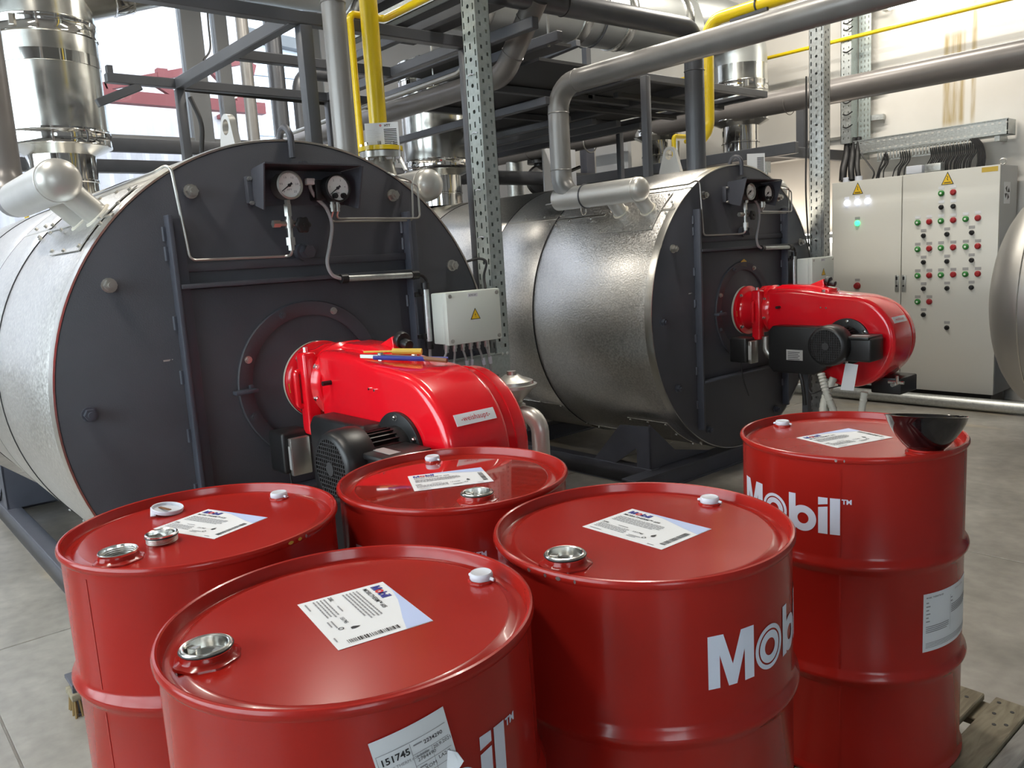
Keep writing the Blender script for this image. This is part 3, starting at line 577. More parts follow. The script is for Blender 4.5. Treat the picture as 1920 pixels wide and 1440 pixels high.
obj('top_deck', MB().prism([(.23, .13), (.3, .155), (.5, .15), (.62, .125), (.62, .1), (.23, .11)], B(0, -.03, 0), (1, 0, 0), (0, 0, 1), (0, .12, 0)), 'burner', bu, bev=.008)
obj('sight_fin', MB().prism([(.4, .125), (.555, .185), (.565, .125)], B(0, .02, 0), (1, 0, 0), (0, 0, 1), (0, .06, 0)), 'burner', bu, bev=.006)
obj('sight_cap', MB().cyl(B(.56, .05, .172), B(.585, .05, .165), .03, 20).cyl(B(.575, .05, .16), B(.62, .05, .15), .018, 16), 'black', bu, bev=.003)
for x, z in ((.34, .02), (.62, .02), (.655, .018)):
    obj('side_screw', MB().cyl(B(x, -.125, z), B(x, -.132 if x > .5 else -.16, z), .005 if x > .5 else .009, 10), 'chrome' if x > .5 else 'black', bu)
for x, y, z in ((.6, -.06, .118), (.63, .06, .12)): obj('deck_screw', MB().cyl(B(x, y, z-.01), B(x, y, z+.006), .011, 6), 'chrome', bu)
# name plate on the curved outer face
def onarc(a, y, d=0): return B(VC[0]+(VR+d)*math.cos(a), y, VC[1]+(VR+d)*math.sin(a))
a0, a1 = D(24), D(32)
mb = MB(); R = [[onarc(a0+(a1-a0)*k/4, y, d) for y, d in ((-.075, .001), (.085, .001), (.085, .003), (-.075, .003))] for k in range(5)]
npz = obj('name_plate', mb.rings(R), 'paper', bu)
put = MB(); put_text(put, '-weishaupt-', .025, lambda x, y: onarc(D(26.6)+y/VR, x, .0036), .005, 0, bold=.0, align='CENTER'); obj('lettering', put, 'redink', npz)
# motor on the near side
my = -.125
obj('motor_flange', MB().cyl(B(VC[0], my, VC[1]+.005), B(VC[0], my-.016, VC[1]+.005), .138, 48).cyl(B(VC[0], my-.01, VC[1]+.005), B(VC[0], my-.05, VC[1]+.005), .095, 32, .088), 'black', bu, bev=.003)
for k in range(6):
    a = D(30+60*k); mb = MB(); hexnut(mb, B(VC[0]+.12*math.cos(a), my-.014, VC[1]+.005+.12*math.sin(a)), (0, -1, 0), .009, .009); obj('motor_bolt', mb, 'chrome', bu)
mb = MB().cyl(B(VC[0], my-.03, VC[1]+.005), B(VC[0], my-.2, VC[1]+.005), .078, 32)
for k in range(30):
    a = D(12*k); c, s_ = math.cos(a), math.sin(a); n = (-s_, c)
    p = [B(VC[0]+r*c+n[0]*w, y, VC[1]+.005+r*s_+n[1]*w) for y in (my-.045, my-.19) for r, w in ((.075, -.002), (.094, -.002), (.094, .002), (.075, .002))]
    mb.add(p, [(3,2,1,0),(4,5,6,7),(0,1,5,4),(1,2,6,5),(2,3,7,6),(3,0,4,7)])
obj('motor_body', mb, 'black', bu)
fc = obj('fan_cover', MB().lathe([(.118, .16), (.121, .18), (.12, .235), (.113, .256), (.104, .264), (.094, .266), (.094, .262), (.104, .255), (.112, .23), (.112, .16)], B(VC[0], my, VC[1]+.005), (0, -1, 0), 48), 'black', bu)
mb = MB().cyl(B(VC[0], my-.2, VC[1]+.005), B(VC[0], my-.255, VC[1]+.005), .1, 32)
obj('fan_back', mb, 'rubber', fc)
mb = MB(); yy = my-.264; cz = VC[1]+.005
for k in range(-6, 7):
    q = k*.0135; h = math.sqrt(max(0, .096**2-q*q))
    mb.box(B(VC[0]+q-.0016, yy-.002, cz-h), B(VC[0]+q+.0016, yy+.002, cz+h)); mb.box(B(VC[0]-h, yy-.002, cz+q-.0016), B(VC[0]+h, yy+.002, cz+q+.0016))
mb.cyl(B(VC[0], yy-.004, cz), B(VC[0], yy+.001, cz), .022, 20)
obj('fan_grille', mb, 'grille', fc)
tb = obj('terminal_box', MB().box(B(VC[0]+.07, my-.2, cz-.09), B(VC[0]+.235, my-.04, cz+.045)), 'black', bu, bev=.014, seg=3)
obj('box_lid', MB().box(B(VC[0]+.08, my-.21, cz+.035), B(VC[0]+.225, my-.03, cz+.055)), 'black', tb, bev=.008); obj('rating_plate', MB().box(B(VC[0]+.1, my-.17, cz+.0555), B(VC[0]+.2, my-.13, cz+.0565)), 'greycable', tb)
cbx = obj('control_box', MB().prism([(.31, -.125), (.34, -.09), (.68, -.09), (.715, -.125), (.705, -.33), (.62, -.385), (.345, -.385), (.31, -.35)], B(0, -.12, 0), (1, 0, 0), (0, 0, 1), (0, -.095, 0)), 'black', bu, bev=.012, seg=3)
mb = MB().box(B(.44, -.215, -.3), B(.55, -.2165, -.235)); pl = obj('rating_plate', mb, 'greycable', cbx)
mb = MB()
for k in range(5): mb.box(B(.45, -.2166, -.248-.011*k), B(.53-.01*(k % 2), -.2169, -.252-.011*k))
obj('print', mb, 'ink', pl)
sv = obj('servo_box', MB().box(B(.06, -.27, -.33), B(.185, -.15, -.17)), 'black', bu, bev=.012, seg=3); obj('servo_bracket', MB().box(B(.188, -.25, -.335), B(.212, -.17, -.19)), 'steel', bu, bev=.004); obj('servo_plate', MB().box(B(.191, -.252, -.31), B(.209, -.2505, -.22)), 'greycable', sv)
obj('sensor_lead', MB().tube(smooth_path([B(.12, -.22, -.33), B(.12, -.22, -.37), B(.125, -.21, -.45), B(.15, -.19, -.56)]), .004, 6), 'rubber', bu)
obj('gas_elbow', MB().tube(fillet([B(.24, -.12, -.17), B(.24, -.12, -.3), B(.35, -.1, -.3)], .06), .03, 16), 'steel', bu)
obj('base_bracket', MB().box(B(.88, -.02, -.5), B(1.06, .2, -.4)), 'black', bu, bev=.01)
mb = MB().cyl(B(1.04, -.02, -.43), B(1.04, -.09, -.43), .012, 10).cyl(B(1.0, -.05, -.42), B(1.09, -.05, -.42), .009, 10).cyl(B(1.05, -.05, -.43), B(1.05, -.05, -.38), .01, 10); obj('drain_cock', mb, 'chrome', bu)
bu2 = dup(bu, DR, 'red gas burner with black motor, bolted to the farther boiler, at right')
# ---------------------------------------------------------------- junction boxes, perforated posts
jb = thing('junction_box', '', 'box', P(.08, .71, .17)); fit(jb, 'pale grey junction box with small warning triangle, on the post by the nearer boiler', 'pale grey junction box with small warning triangle, on the column by the farther boiler')
obj('box_body', MB().box(P(.08, .565, .075), P(.165, .86, .3)), 'box', jb, bev=.006)
ld = obj('box_lid', MB().box(P(.167, .56, .072), P(.2, .865, .303)), 'box', jb, bev=.006)
for y, z in ((.58, .285), (.845, .285), (.58, .09), (.845, .09)): obj('lid_screw', MB().cyl(P(.2, y, z), P(.204, y, z), .009, 14), 'steel', jb)
wt = obj('warning_sign', MB().prism([(-.028, 0), (.028, 0), (0, .05)], P(.2005, .715, .175), (0, 1, 0), (0, 0, 1), (.001, 0, 0)), 'ink', jb)
obj('warning_field', MB().prism([(-.023, .003), (.023, .003), (0, .044)], P(.2012, .715, .175), (0, 1, 0), (0, 0, 1), (.0006, 0, 0)), 'warn', wt); obj('bolt_mark', MB().prism([(-.004, .032), (.003, .02), (-.001, .02), (.003, .006), (-.004, .022), (0, .022)], P(.2019, .715, .175), (0, 1, 0), (0, 0, 1), (.0004, 0, 0)), 'ink', wt)
tl = obj('box_tag', MB().box(P(.2, .68, .275), P(.2012, .735, .292)), 'paper', jb); mb = MB(); put_text(mb, 'KT01-01', .011, lambda a, b: P(.2015, .707+a, .279+b), align='CENTER'); obj('print', mb, 'ink', tl)
for k in range(6):
    y = .595+.045*k; g = obj('cable_gland', MB().cyl(P(.13, y, .075), P(.13, y, .05), .013, 12).cyl(P(.13, y, .05), P(.13, y, .035), .01, 6), 'galv', jb)
def glands(off, dz):
    for k in range(6):
        y = .595+.045*k; e = [(-.09, .0), (-.03, .0), (.03, .02), (.0, .0), (.04, 0), (.03, 0)][k]
        o = obj('box_cable', MB().tube(smooth_path([P(.13, y, .04), P(.135, y+e[0]*.3, .0), P(.13, y+e[0]*.7, -.05), P(.115, y+e[0], -.1)]), .0055, 8), 'greycable')
        tag(o, ['first', 'second', 'third', 'fourth', 'fifth', 'sixth'][k]+' from the left of the grey cables under the junction box, '+('nearer' if off.length < .1 else 'farther')+' boiler', 'cable', 'cables under the junction box, '+('nearer' if off.length < .1 else 'farther')+' boiler')
        obj('cable_marker', MB().cyl(P(.134, y+e[0]*.5, -.012), P(.13, y+e[0]*.7, -.045), .009, 8), 'white', o); o.location = off
glands(Vector((0, 0, 0)), 0); glands(DR, 0)
def slotted(name, x0, x1, y0, y1, z0, z1, m, parent, seed=0):
    """U channel: slotted -y face between x0..x1 at y0, slotted +x face between y0..y1 at x1, lips behind."""
    def strip_cells(fn, w, cols):
        mb = MB()
        edges = [0]
        for c, hw, *_ in cols: edges += [c-hw, c+hw]
        edges.append(w)
        for i in range(0, len(edges), 2): mb.poly(rect(edges[i], z0, edges[i+1], z1), fn)
        for c, hw, hole, pitch, ph, rnd in cols:
            z = z0
            k = 0; cuts = []
            while z0+ph+k*pitch+hole < z1: cuts.append((z0+ph+k*pitch, z0+ph+k*pitch+hole, k)); k += 1
            zz = z0
            for a, b, k in cuts:
                if rnd and k % rnd == 0:
                    cz = (a+b)/2; r = hw*.98; mb.poly(rect(c-hw, zz, c+hw, cz-hw), fn); N = 8
                    for i in range(N):
                        t0, t1 = PI/4+i*PI/4, PI/4+(i+1)*PI/4
                        sq = lambda t: (hw/max(abs(math.cos(t)), abs(math.sin(t)))*math.cos(t), hw/max(abs(math.cos(t)), abs(math.sin(t)))*math.sin(t))
                        (ax, az), (bx, bz) = sq(t0), sq(t1)
                        mb.poly([(c+ax, cz+az), (c+bx, cz+bz), (c+r*.9*math.cos(t1), cz+r*.9*math.sin(t1)), (c+r*.9*math.cos(t0), cz+r*.9*math.sin(t0))], fn)
                    zz = cz+hw
                else:
                    s = hw*.45 if rnd else hw
                    if s < hw: mb.poly(rect(c-hw, a, c-s, b), fn); mb.poly(rect(c+s, a, c+hw, b), fn)
                    mb.poly(rect(c-hw, zz, c+hw, a), fn); zz = b
            mb.poly(rect(c-hw, zz, c+hw, z1), fn)
        return mb
    w = x1-x0
    a = strip_cells(lambda u, z: (x0+u, y0, z), w, [(w*.14, .004, .028, .05, .01, 0), (w*.5, .011, .026, .058, .02, 2), (w*.86, .004, .028, .05, .03, 0)])
    d = y1-y0
    b = strip_cells(lambda u, z: (x1, y0+u, z), d, [(d*.3, .0055, .016, .05, .01, 0), (d*.72, .0055, .016, .05, .03, 0)])
    obj('slotted_web', a, m, parent, smooth=False); obj('slotted_flange', b, m, parent, smooth=False)
    obj('plain_flange', MB().box((x0, y0, z0), (x0+.003, y1, z1)), m, parent); obj('back_plate', MB().box((x0, y1-.003, z0), (x1-.003, y1, z1)), m, parent); obj('lip', MB().box((x1-.02, y1-.002, z0), (x1, y1, z1)).box((x1-.002, y0, z0), (x1+.002, y0+.002, z1)), m, parent)  # rear plate is added to block light, so the slots read dark
po = thing('perforated_post', 'tall perforated steel channel post between the two boilers', 'post', (-3.05, 2.5, 0))
slotted('p', -3.1, -3.0, 2.462, 2.545, 0, 5.2, 'galvg', po)
obj('joint_plate', MB().box((-3.0, 2.465, .9), (-2.996, 2.542, 1.13)), 'galvg', po)
mb = MB()
for z in (.95, 1.1): mb.cyl((-3.0, 2.49, z), (-2.988, 2.49, z), .008, 8).cyl((-3.0, 2.52, z), (-2.988, 2.52, z), .008, 8)
obj('joint_bolt', mb, 'chrome', po)
mb = MB()
for z in (.98, 1.37, 1.66, 1.88, 2.14, 2.4): mb.tube([(-3.07, 2.455, z), (-3.05, 2.452, z+.004), (-3.03, 2.455, z)], .003, 6)
obj('cable_tie', mb, 'white', po)
po2 = thing('perforated_post', 'tall perforated steel channel post right of the farther boiler', 'post', (-3.05, 5.63, 0))
slotted('p', -3.11, -3.0, 5.575, 5.665, 0, 5.2, 'galv', po2)
mb = MB()
for z in (1.2, 1.55): mb.cyl((-3.06, 5.57, z), (-3.06, 5.55, z), .007, 8)
obj('post_bolt', mb, 'chrome', po2)
o = obj('post_cable', MB().tube(smooth_path([(-3.13, 5.6, 1.5), (-3.14, 5.58, 1.9), (-3.135, 5.58, 2.3), (-3.14, 5.59, 2.7)]), .006, 6), 'rubber'); tag(o, 'thin cable running up the left edge of the post beyond the farther boiler', 'cable')
tr_ = thing('cable_tray', 'short galvanised tray below the junction box of the nearer boiler', 'tray', (-2.95, 2.3, 1.06))
obj('tray_channel', MB().box((-2.95, 2.14, 1.012), (-2.944, 2.45, 1.11)).box((-3.0, 2.14, 1.012), (-2.95, 2.45, 1.016)).box((-3.0, 2.14, 1.016), (-2.995, 2.45, 1.11)), 'galvg', tr_, bev=.001, seg=1)
obj('tray_lip', MB().box((-2.944, 2.14, 1.104), (-2.958, 2.45, 1.111)), 'galvg', tr_)
t2 = dup(tr_, DR, 'short galvanised tray below the junction box of the farther boiler')
for o, lb in FIT:
    if o.parent is None: dup(o, DR, lb)
o = obj('loop_wire', MB().tube(smooth_path([P(-.02, .86, .43), P(.02, .9, .44), P(.05, .92, .42), P(.05, .9, .36), P(.08, .88, .3)]), .006, 8), 'rubber'); tag(o, 'dark wire loop between boiler rim and the top of the near junction box', 'cable')
# pliers on the near burner
pq = thing('pliers', 'pliers with blue and brown grips lying on top of the near red burner', 'tool', (-2.2, 1.5, 1.248))
zt = F.z+.128
def gx_(x, y): return (F.x+x, F.y+BY+y, zt + max(0, 0))
obj('handle', MB().tube([B(.62, -.1, .126), B(.74, -.02, .118), B(.82, .07, .109)], .0085, 8), 'bluehandle', pq); obj('handle', MB().tube([B(.63, -.07, .127), B(.75, .0, .118), B(.84, .05, .108)], .008, 8), 'brownhandle', pq, label='brown grip')
obj('jaw', MB().prism([(0, -.012), (.07, -.004), (.07, .004), (0, .012)], B(.63, -.085, .122), (-.75, -.6, .05), (-.6, .75, 0), (0, 0, .012)), 'steel', pq); obj('pivot', MB().cyl(B(.635, -.082, .122), B(.635, -.082, .14), .01, 12), 'steel', pq)
t = obj('screwdriver', MB().cyl(B(.6, -.01, .135), B(.68, .06, .13), .011, 10).cyl(B(.52, -.08, .137), B(.6, -.01, .135), .004, 8), 'gold', bev=.0); tag(t, 'screwdriver with amber handle lying beside the pliers on the near burner', 'tool')
# gas regulator behind the near burner, hoses
rg = thing('gas_regulator', 'round silver gas pressure regulator behind the near red burner', 'regulator', (-2.47, 2.1, .85))
obj('diaphragm_case', MB().lathe([(0, .045), (.03, .045), (.045, .035), (.085, .02), (.088, .008), (.1, .006), (.1, -.006), (.088, -.008), (.07, -.03), (.04, -.06), (.035, -.09), (0, -.09)], (-2.47, 2.1, 1.045), (0, 0, 1), 40), 'steel', rg)
obj('cap', MB().cyl((-2.47, 2.1, 1.085), (-2.47, 2.1, 1.105), .02, 16), 'steel', rg)
obj('valve_body', MB().cyl((-2.47, 2.1, .86), (-2.47, 2.1, .97), .05, 24), 'steel', rg, bev=.006)
obj('outlet_elbow', MB().tube(fillet([(-2.47, 2.1, .93), (-2.34, 2.12, .93), (-2.34, 2.12, .8), (-2.34, 2.12, .6)], .07), .036, 18), 'silver', rg)
obj('support', MB().cyl((-2.47, 2.1, 0), (-2.47, 2.1, .87), .03, 16), 'frame', rg)
def corrhose(pts, r, label, grp=None):
    p = smooth_path(pts, 14); mb = MB(); n = len(p)
    R = []; u = None
    for i, q in enumerate(p):
        d = (p[min(i+1, n-1)]-p[max(i-1, 0)]).normalized()
        if u is None: _, u, w = basis(d)
        else: u = (u-d*u.dot(d)).normalized(); w = d.cross(u)
        R.append([q+(u*math.cos(2*PI*k/12)+w*math.sin(2*PI*k/12))*(r*(1 if i % 2 else .86)) for k in range(12)])
    o = obj('corrugated_hose', mb.rings(R), 'hose'); tag(o, label, 'hose', grp); return o
corrhose([(-2.5, 1.93, 1.07), (-2.5, 1.93, 1.0), (-2.49, 1.92, .92), (-2.5, 1.9, .5), (-2.5, 1.9, 0)], .017, 'pale corrugated conduit standing left in front of the gas regulator', 'conduits by the regulator')
corrhose([(-2.5, 1.985, 1.08), (-2.5, 1.985, 1.0), (-2.49, 1.97, .9), (-2.5, 1.96, .5), (-2.5, 1.96, 0)], .017, 'pale corrugated conduit standing right in front of the gas regulator', 'conduits by the regulator')
# hoses and wires under the far burner
G = lambda x, y, z: tuple(Vector(B(x, y, z)) + DR)
corrhose([G(.66, -.2, -.37), G(.7, -.2, -.5), G(.74, -.18, -.65), G(.74, -.2, -.9), G(.7, -.2, -1.122)], .024, 'left pale hose hanging from the far red burner to the floor', 'hoses under the far burner')
corrhose([G(.72, -.16, -.4), G(.68, -.2, -.55), G(.7, -.25, -.75), G(.74, -.25, -.95), G(.74, -.24, -1.122)], .024, 'middle pale hose hanging from the far red burner to the floor', 'hoses under the far burner')
corrhose([G(.94, -.22, -.46), G(.92, -.22, -.6), G(.9, -.22, -.8), G(.89, -.22, -1.122)], .022, 'right pale hose hanging from the motor box of the far burner', 'hoses under the far burner')
o = obj('paper_tag', MB().prism([(0, 0), (.075, -.005), (.05, -.16), (-.03, -.16)], G(.86, -.29, -.285), (1, 0, 0), (0, 0, 1), (0, .001, 0)), 'paper'); tag(o, 'white paper tag hanging below the motor box of the far burner', 'tag')
o = obj('wire', MB().tube(smooth_path([G(.6, -.2, -.37), G(.58, -.2, -.45), G(.6, -.2, -.5), G(.68, -.2, -.47), G(.78, -.2, -.44)]), .004, 6), 'rubber'); tag(o, 'thin black wire looping under the control box of the far burner', 'wire')
o = obj('cable_end', MB().tube(smooth_path([G(.52, -.2, -.37), G(.54, -.2, -.45), G(.55, -.19, -.58)]), .012, 8), 'rubber'); tag(o, 'thick black cable end dangling under the control box of the far burner', 'cable')
o = obj('support_stand', MB().box(tuple(Vector((F.x+.4, F.y+.07, 0))+DR), tuple(Vector((F.x+.44, F.y+.11, .74))+DR)), 'frame'); tag(o, 'slim dark steel stand under the far burner', 'stand')
# ---------------------------------------------------------------- thermal oil pipes
def pipe(name, pts, r, m, label, rad=None, n=24, joints=(), cat='pipe'):
    pts = [Vector(p) for p in pts]; t = thing(name, label, cat, tuple(pts[0]))
    obj('pipe_run', MB().tube(fillet(pts, rad or r*2.6, 8), r, n), m, t, ang=60)
    for p, d in joints: obj('weld_bead', MB().torus(p, d, r+.0005, .0035, n, 6), m, t)
    return t
hy, hz = F.y-.79, F.z+.80
hy2, hz2 = F.y+DR.y-.79, F.z+.80
xv = -3.99
t = pipe('oil_pipe', [(-3.83, hy2, hz2), (xv, hy2, hz2), (xv, hy2, 2.655), (4.5, hy2, 2.655)], .07, 'pipe', 'big grey pipe rising from the far boiler header and bending to the right overhead', .17,
     joints=[((-3.79, hy2, hz2), (1, 0, 0)), ((xv, hy2, hz2+.19), (0, 0, 1)), ((xv, hy2, 2.48), (0, 0, 1)), ((-3.8, hy2, 2.655), (1, 0, 0))])
obj('pipe_collar', MB().torus((-3.77, hy2, hz2), (1, 0, 0), .075, .006, 28, 8), 'piped', t); obj('pipe_hook', MB().torus((-3.78, hy2-.02, hz2-.09), (1, .2, 0), .03, .004, 16, 6), 'steel', t)
t = pipe('oil_pipe', [(-3.74, hy, hz), (-4.18, hy, hz), (-4.18, hy, 5.19)], .07, 'pipeb', 'grey pipe climbing from the near boiler header at the left edge', .17, joints=[((-3.7, hy, hz), (1, 0, 0))])
pipe('oil_pipe', [(-3.27, 1.895, 1.9), (-3.27, 1.895, 5.19)], .052, 'pipe', 'vertical grey pipe standing on the near boiler, left of the yellow gas pipes', joints=[((-3.27, 1.895, 2.69), (0, 0, 1))])
pipe('oil_pipe', [(-3.47, 4.727, 2.05), (-3.47, 4.727, 2.99), (-3.47, 1.0, 2.93)], .066, 'piped', 'dark pipe rising from the far boiler and crossing overhead to the left', .12, joints=[((-3.47, 4.727, 2.72), (0, 0, 1)), ((-3.47, 4.727, 2.86), (0, 0, 1)), ((-3.47, 3.5, 2.97), (0, 1, 0))])
pipe('oil_pipe', [(-3.44, 3.27, 2.96), (-3.78, 3.29, 2.62), (-8.2, 3.29, 2.62)], .066, 'pipeb', 'grey branch pipe slanting down from the dark overhead pipe, then running to the far end', .2, joints=[((-3.53, 3.276, 2.87), (1, 0, 1)), ((-3.68, 3.285, 2.72), (1, 0, 1))])
t = pipe('header_main', [(4.5, 7.0, 2.763), (-8.6, 7.0, 2.84)], .105, 'pipeb', 'long brown-grey header pipe running along the back wall behind the columns', n=28, joints=[((-4.1, 7.0, 2.79), (1, 0, 0)), ((-7.6, 7, 2.83), (1, 0, 0))])
for k, x in enumerate((-6.6, -.5)): obj('pipe_hanger', MB().cyl((x, 7, 2.9), (x, 7, 5.19), .008, 6).torus((x, 7, 2.79), (1, 0, 0), .11, .008, 24, 6), 'steel', t)
pipe('floor_pipe', [(-4.9, 7.45, .3), (-4.9, 7.45, .06), (3, 7.5, .06)], .055, 'galv', 'galvanised pipe lying on the floor along the back wall below the cabinet', .1, joints=[((-4.0, 7.455, .06), (1, 0, 0))])
for x, z0, m in ((3.92, 0, 'piped'), (4.15, 0, 'piped')):
    pipe('riser_pipe', [(-8., x, z0), (-8., x, 3.58 if x > 4 else 5.19)] + ([(-8., x+.8, 3.58)] if x > 4 else []), .075, m, 'dark riser pipe in front of the window, '+('with a bend at its top' if x > 4 else 'straight up to the roof'), .2)
pipe('riser_pipe', [(-8., 3.6, 0), (-8., 3.6, 5.19)], .06, 'pipe', 'greyish slim riser pipe in front of the window, leftmost of the risers', .2)
pipe('galvanised_pipe', [(-8., 7.05, 0), (-8., 7.05, 2.75)], .1, 'galv', 'galvanised vertical pipe on the far end wall between the boilers')
pipe('thin_pipe', [(-6.2, 3.05, 2.2), (-6.2, 3.05, 2.55), (-6.2, 3.6, 2.55)], .02, 'steel', 'thin bent steel pipe behind the lifting eye of the near boiler', .05)
# gas pipes
t = pipe('gas_pipe', [(-3.36, 2.13, 2.1), (-3.36, 2.13, 5.19)], .0415, 'yellow', 'thick yellow gas pipe standing on a bolted flange right of the near boiler')
obj('pipe_flange', MB().cyl((-3.36, 2.13, 2.085), (-3.36, 2.13, 2.105), .105, 32), 'yellow', t)
fb = thing('ball_valve', 'grey flanged gas valve under the thick yellow pipe', 'valve', (-3.36, 2.13, 1.85))
obj('valve_flange', MB().cyl((-3.36, 2.13, 2.055), (-3.36, 2.13, 2.082), .1, 32), 'steel', fb); obj('valve_body', MB().lathe([(.05, .12), (.06, .08), (.075, 0), (.06, -.08), (.05, -.12)], (-3.36, 2.13, 1.95), (0, 0, 1), 24, True, True), 'steel', fb)
mb = MB()
for k in range(8): a = PI/4*k+.2; mb.cyl((-3.36+.085*math.cos(a), 2.13+.085*math.sin(a), 2.03), (-3.36+.085*math.cos(a), 2.13+.085*math.sin(a), 2.122), .009, 6)
obj('flange_bolts', mb, 'chrome', fb); obj('valve_lever', MB().beam((-3.3, 2.17, 2.1), (-3.25, 2.19, 1.99), .02, .008), 'silver', fb)
obj('support_leg', MB().cyl((-3.36, 2.13, 1.5), (-3.36, 2.13, 1.86), .045, 16), 'yellow', fb); 
pipe('gas_line', [(-3.44, 2.075, 1.85), (-3.44, 2.075, 2.715), (-3.44, 2.26, 2.715), (-1, 2.26, 2.73), (3, 2.26, 2.75)], .0165, 'yellow', 'thin yellow gas line beside the thick yellow pipe, turning right under the roof', .03, 12)
pipe('gas_pipe', [(-4.0, 5.44, 2.37), (-3.845, 5.4, 2.37), (-3.835, 5.4, 3.215), (3.5, 5.4, 3.26)], .0455, 'yellow', 'thick yellow gas pipe bending down behind the far boiler outlet pipe', .13)
pipe('gas_line', [(-3.76, 4.86, 1.98), (-3.76, 4.86, 2.345), (-3.76, 5.2, 2.35), (-3.95, 5.25, 2.35)], .0165, 'yellow', 'small bent yellow gas line behind the far lifting eye', .03, 12)
pipe('gas_line', [(-6.5, 7.85, 3.435), (4, 7.85, 3.375)], .0185, 'yellow', 'thin yellow gas line running along the back wall', n=14)
o = obj('pipe_clamp', MB().torus((-3.4, 5.4, 3.222), (1, 0, 0), .05, .007, 24, 8).beam((-3.6, 5.36, 3.155), (-3.3, 5.36, 3.165), .03, .02), 'piped'); tag(o, 'dark clamp and strut holding the far yellow gas pipe overhead', 'clamp')
sg = thing('info_sign', 'white data sign with a dark table, in front of the near yellow gas pipe', 'sign', (-3.27, 2.15, 2.03))
def sign(t, fn, w, h, full):
    mb = MB(); R = [[fn(x, y, d) for x, y in rect(0, 0, w, h)] for d in (0, -.003)]; mb.rings(R); pl = obj('sign_plate', mb, 'paper', t)
    mb = MB(); g = lambda x, y: fn(x, y, .0006)
    for k in range(14):
        y = h*.8-k*h*.047; mb.poly(rect(w*.56, y, w*.94, y+h*.026), g)
        if full: mb.poly(rect(w*.06, y+.001, w*(.3+.2*((k*7) % 5)/5), y+h*.008), g)
    obj('table_print', mb, 'ink', pl)
    if full:
        mb = MB(); put_text(mb, 'HTT', h*.09, g, w*.58, h*.89, .0006); put_text(mb, 'CE', h*.06, g, w*.3, h*.06); obj('heading', mb, 'ink', pl)
        mb = MB(); ringpoly(mb, w*.47, h*.925, h*.012, h*.03, g, 16); obj('emblem', mb, 'redink', pl)
d1 = Vector((.62, .78, 0)).normalized()
nn = Vector((.78, -.62, 0))
sign(sg, lambda x, y, d: tuple(Vector((-3.36, 2.055, 2.045)) + d1*x + Vector((0, 0, y)) + nn*d), .155, .165, True)
obj('sign_bracket', MB().beam((-3.3, 2.1, 2.03), (-3.34, 2.13, 2.09), .02, .01), 'galv', sg)
s2 = thing('info_sign', 'small white data sign standing beyond the far boiler, before the back wall', 'sign', (-3.5, 5.52, 2.02))
sign(s2, lambda x, y, d: tuple(Vector((-3.56, 5.48, 2.05)) + Vector((.55, .83, 0)).normalized()*x + Vector((0, 0, y)) + Vector((.83, -.55, 0)).normalized()*d), .14, .165, False)
obj('sign_bracket', MB().box((-3.47, 5.58, 2.07), (-3.46, 5.64, 2.15)).cyl((-3.47, 5.6, 1.9), (-3.47, 5.6, 2.07), .01, 8), 'galv', s2)
# ---------------------------------------------------------------- flues and ducts
def flue(name, x, y, z0, zt, r, label, m='duct', cat='flue', zu=None):
    t = thing(name, label, cat, (x, y, z0)); c = (x, y, 0); rn = r*.68
    obj('neck', MB().lathe([(rn, z0), (rn, z0+.1), (rn+.006, z0+.105), (rn+.006, z0+.115), (rn, z0+.12), (rn, z0+.28)], c, (0, 0, 1), 48), 'shiny', t)
    zb = z0+.26
    obj('cone', MB().lathe([(rn-.01, zb), (r*.98, zb+.045), (r*1.03, zb+.05)], c, (0, 0, 1), 64), m, t)
    obj('clamp_band', MB().lathe([(r*1.03, zb+.05), (r*1.04, zb+.055), (r*1.035, zb+.06), (r*1.035, zb+.125), (r*1.045, zb+.13), (r*1.03, zb+.135), (r*1.03, zb+.145), (r, zb+.147)], c, (0, 0, 1), 64), 'shiny', t)
    zu = zu or zt-.27
    obj('casing', MB().lathe([(r, zb+.146), (r, zu)], c, (0, 0, 1), 64), m, t)
    obj('clamp_band', MB().lathe([(r*1.002, zu-.14), (r*1.012, zu-.138), (r*1.012, zu-.075), (r*1.002, zu-.073)], c, (0, 0, 1), 64), 'shiny', t)
    obj('clamp_band', MB().lathe([(r, zu+.02), (r*1.03, zu+.025), (r*1.03, zu+.035), (r*1.018, zu+.04), (r*1.018, zu+.1), (r*1.03, zu+.105), (r*1.03, zu+.115), (r, zu+.12)], c, (0, 0, 1), 64), 'shiny', t)
    obj('casing', MB().lathe([(r, zu), (r, zt)], c, (0, 0, 1), 64), m, t)
    b = obj('band_latch', MB().box((x+r*1.02*.7, y-r*1.03*.72-.004, zu+.045), (x+r*1.02*.7+.03, y-r*1.02*.7+.01, zu+.1)), 'steel', t)
    return t
RF = .285
f1 = flue('flue_stack', -5.62, 1.28, 2.06, 4.2, RF, 'large shiny insulated flue stack above the near boiler, at top left', zu=2.97)
obj('flue_top', MB().cyl((-5.62, 1.28, 4.2), (-5.62, 1.28, 5.19), RF*.98, 48), 'duct', f1)
ZD = 3.52
bd = (Vector((-5.45, 2.3, 3.62)) - Vector((-5.62, 1.28, 3.3))).normalized(); b0 = Vector((-5.62, 1.28, 3.3))
obj('branch', MB().cyl(b0, b0+bd*1.1, .235, 48), 'duct', f1)
for q in (.42, .85): obj('branch_band', MB().lathe([(.236, -.06), (.246, -.055), (.243, -.045), (.243, .045), (.246, .055), (.236, .06)], b0+bd*q, bd, 48), 'shiny', f1)
f2 = flue('flue_stack', -6.15, 4.5, 2.05, 3.3, .3, 'shiny insulated flue stack above the far boiler, seen left of the slotted post')
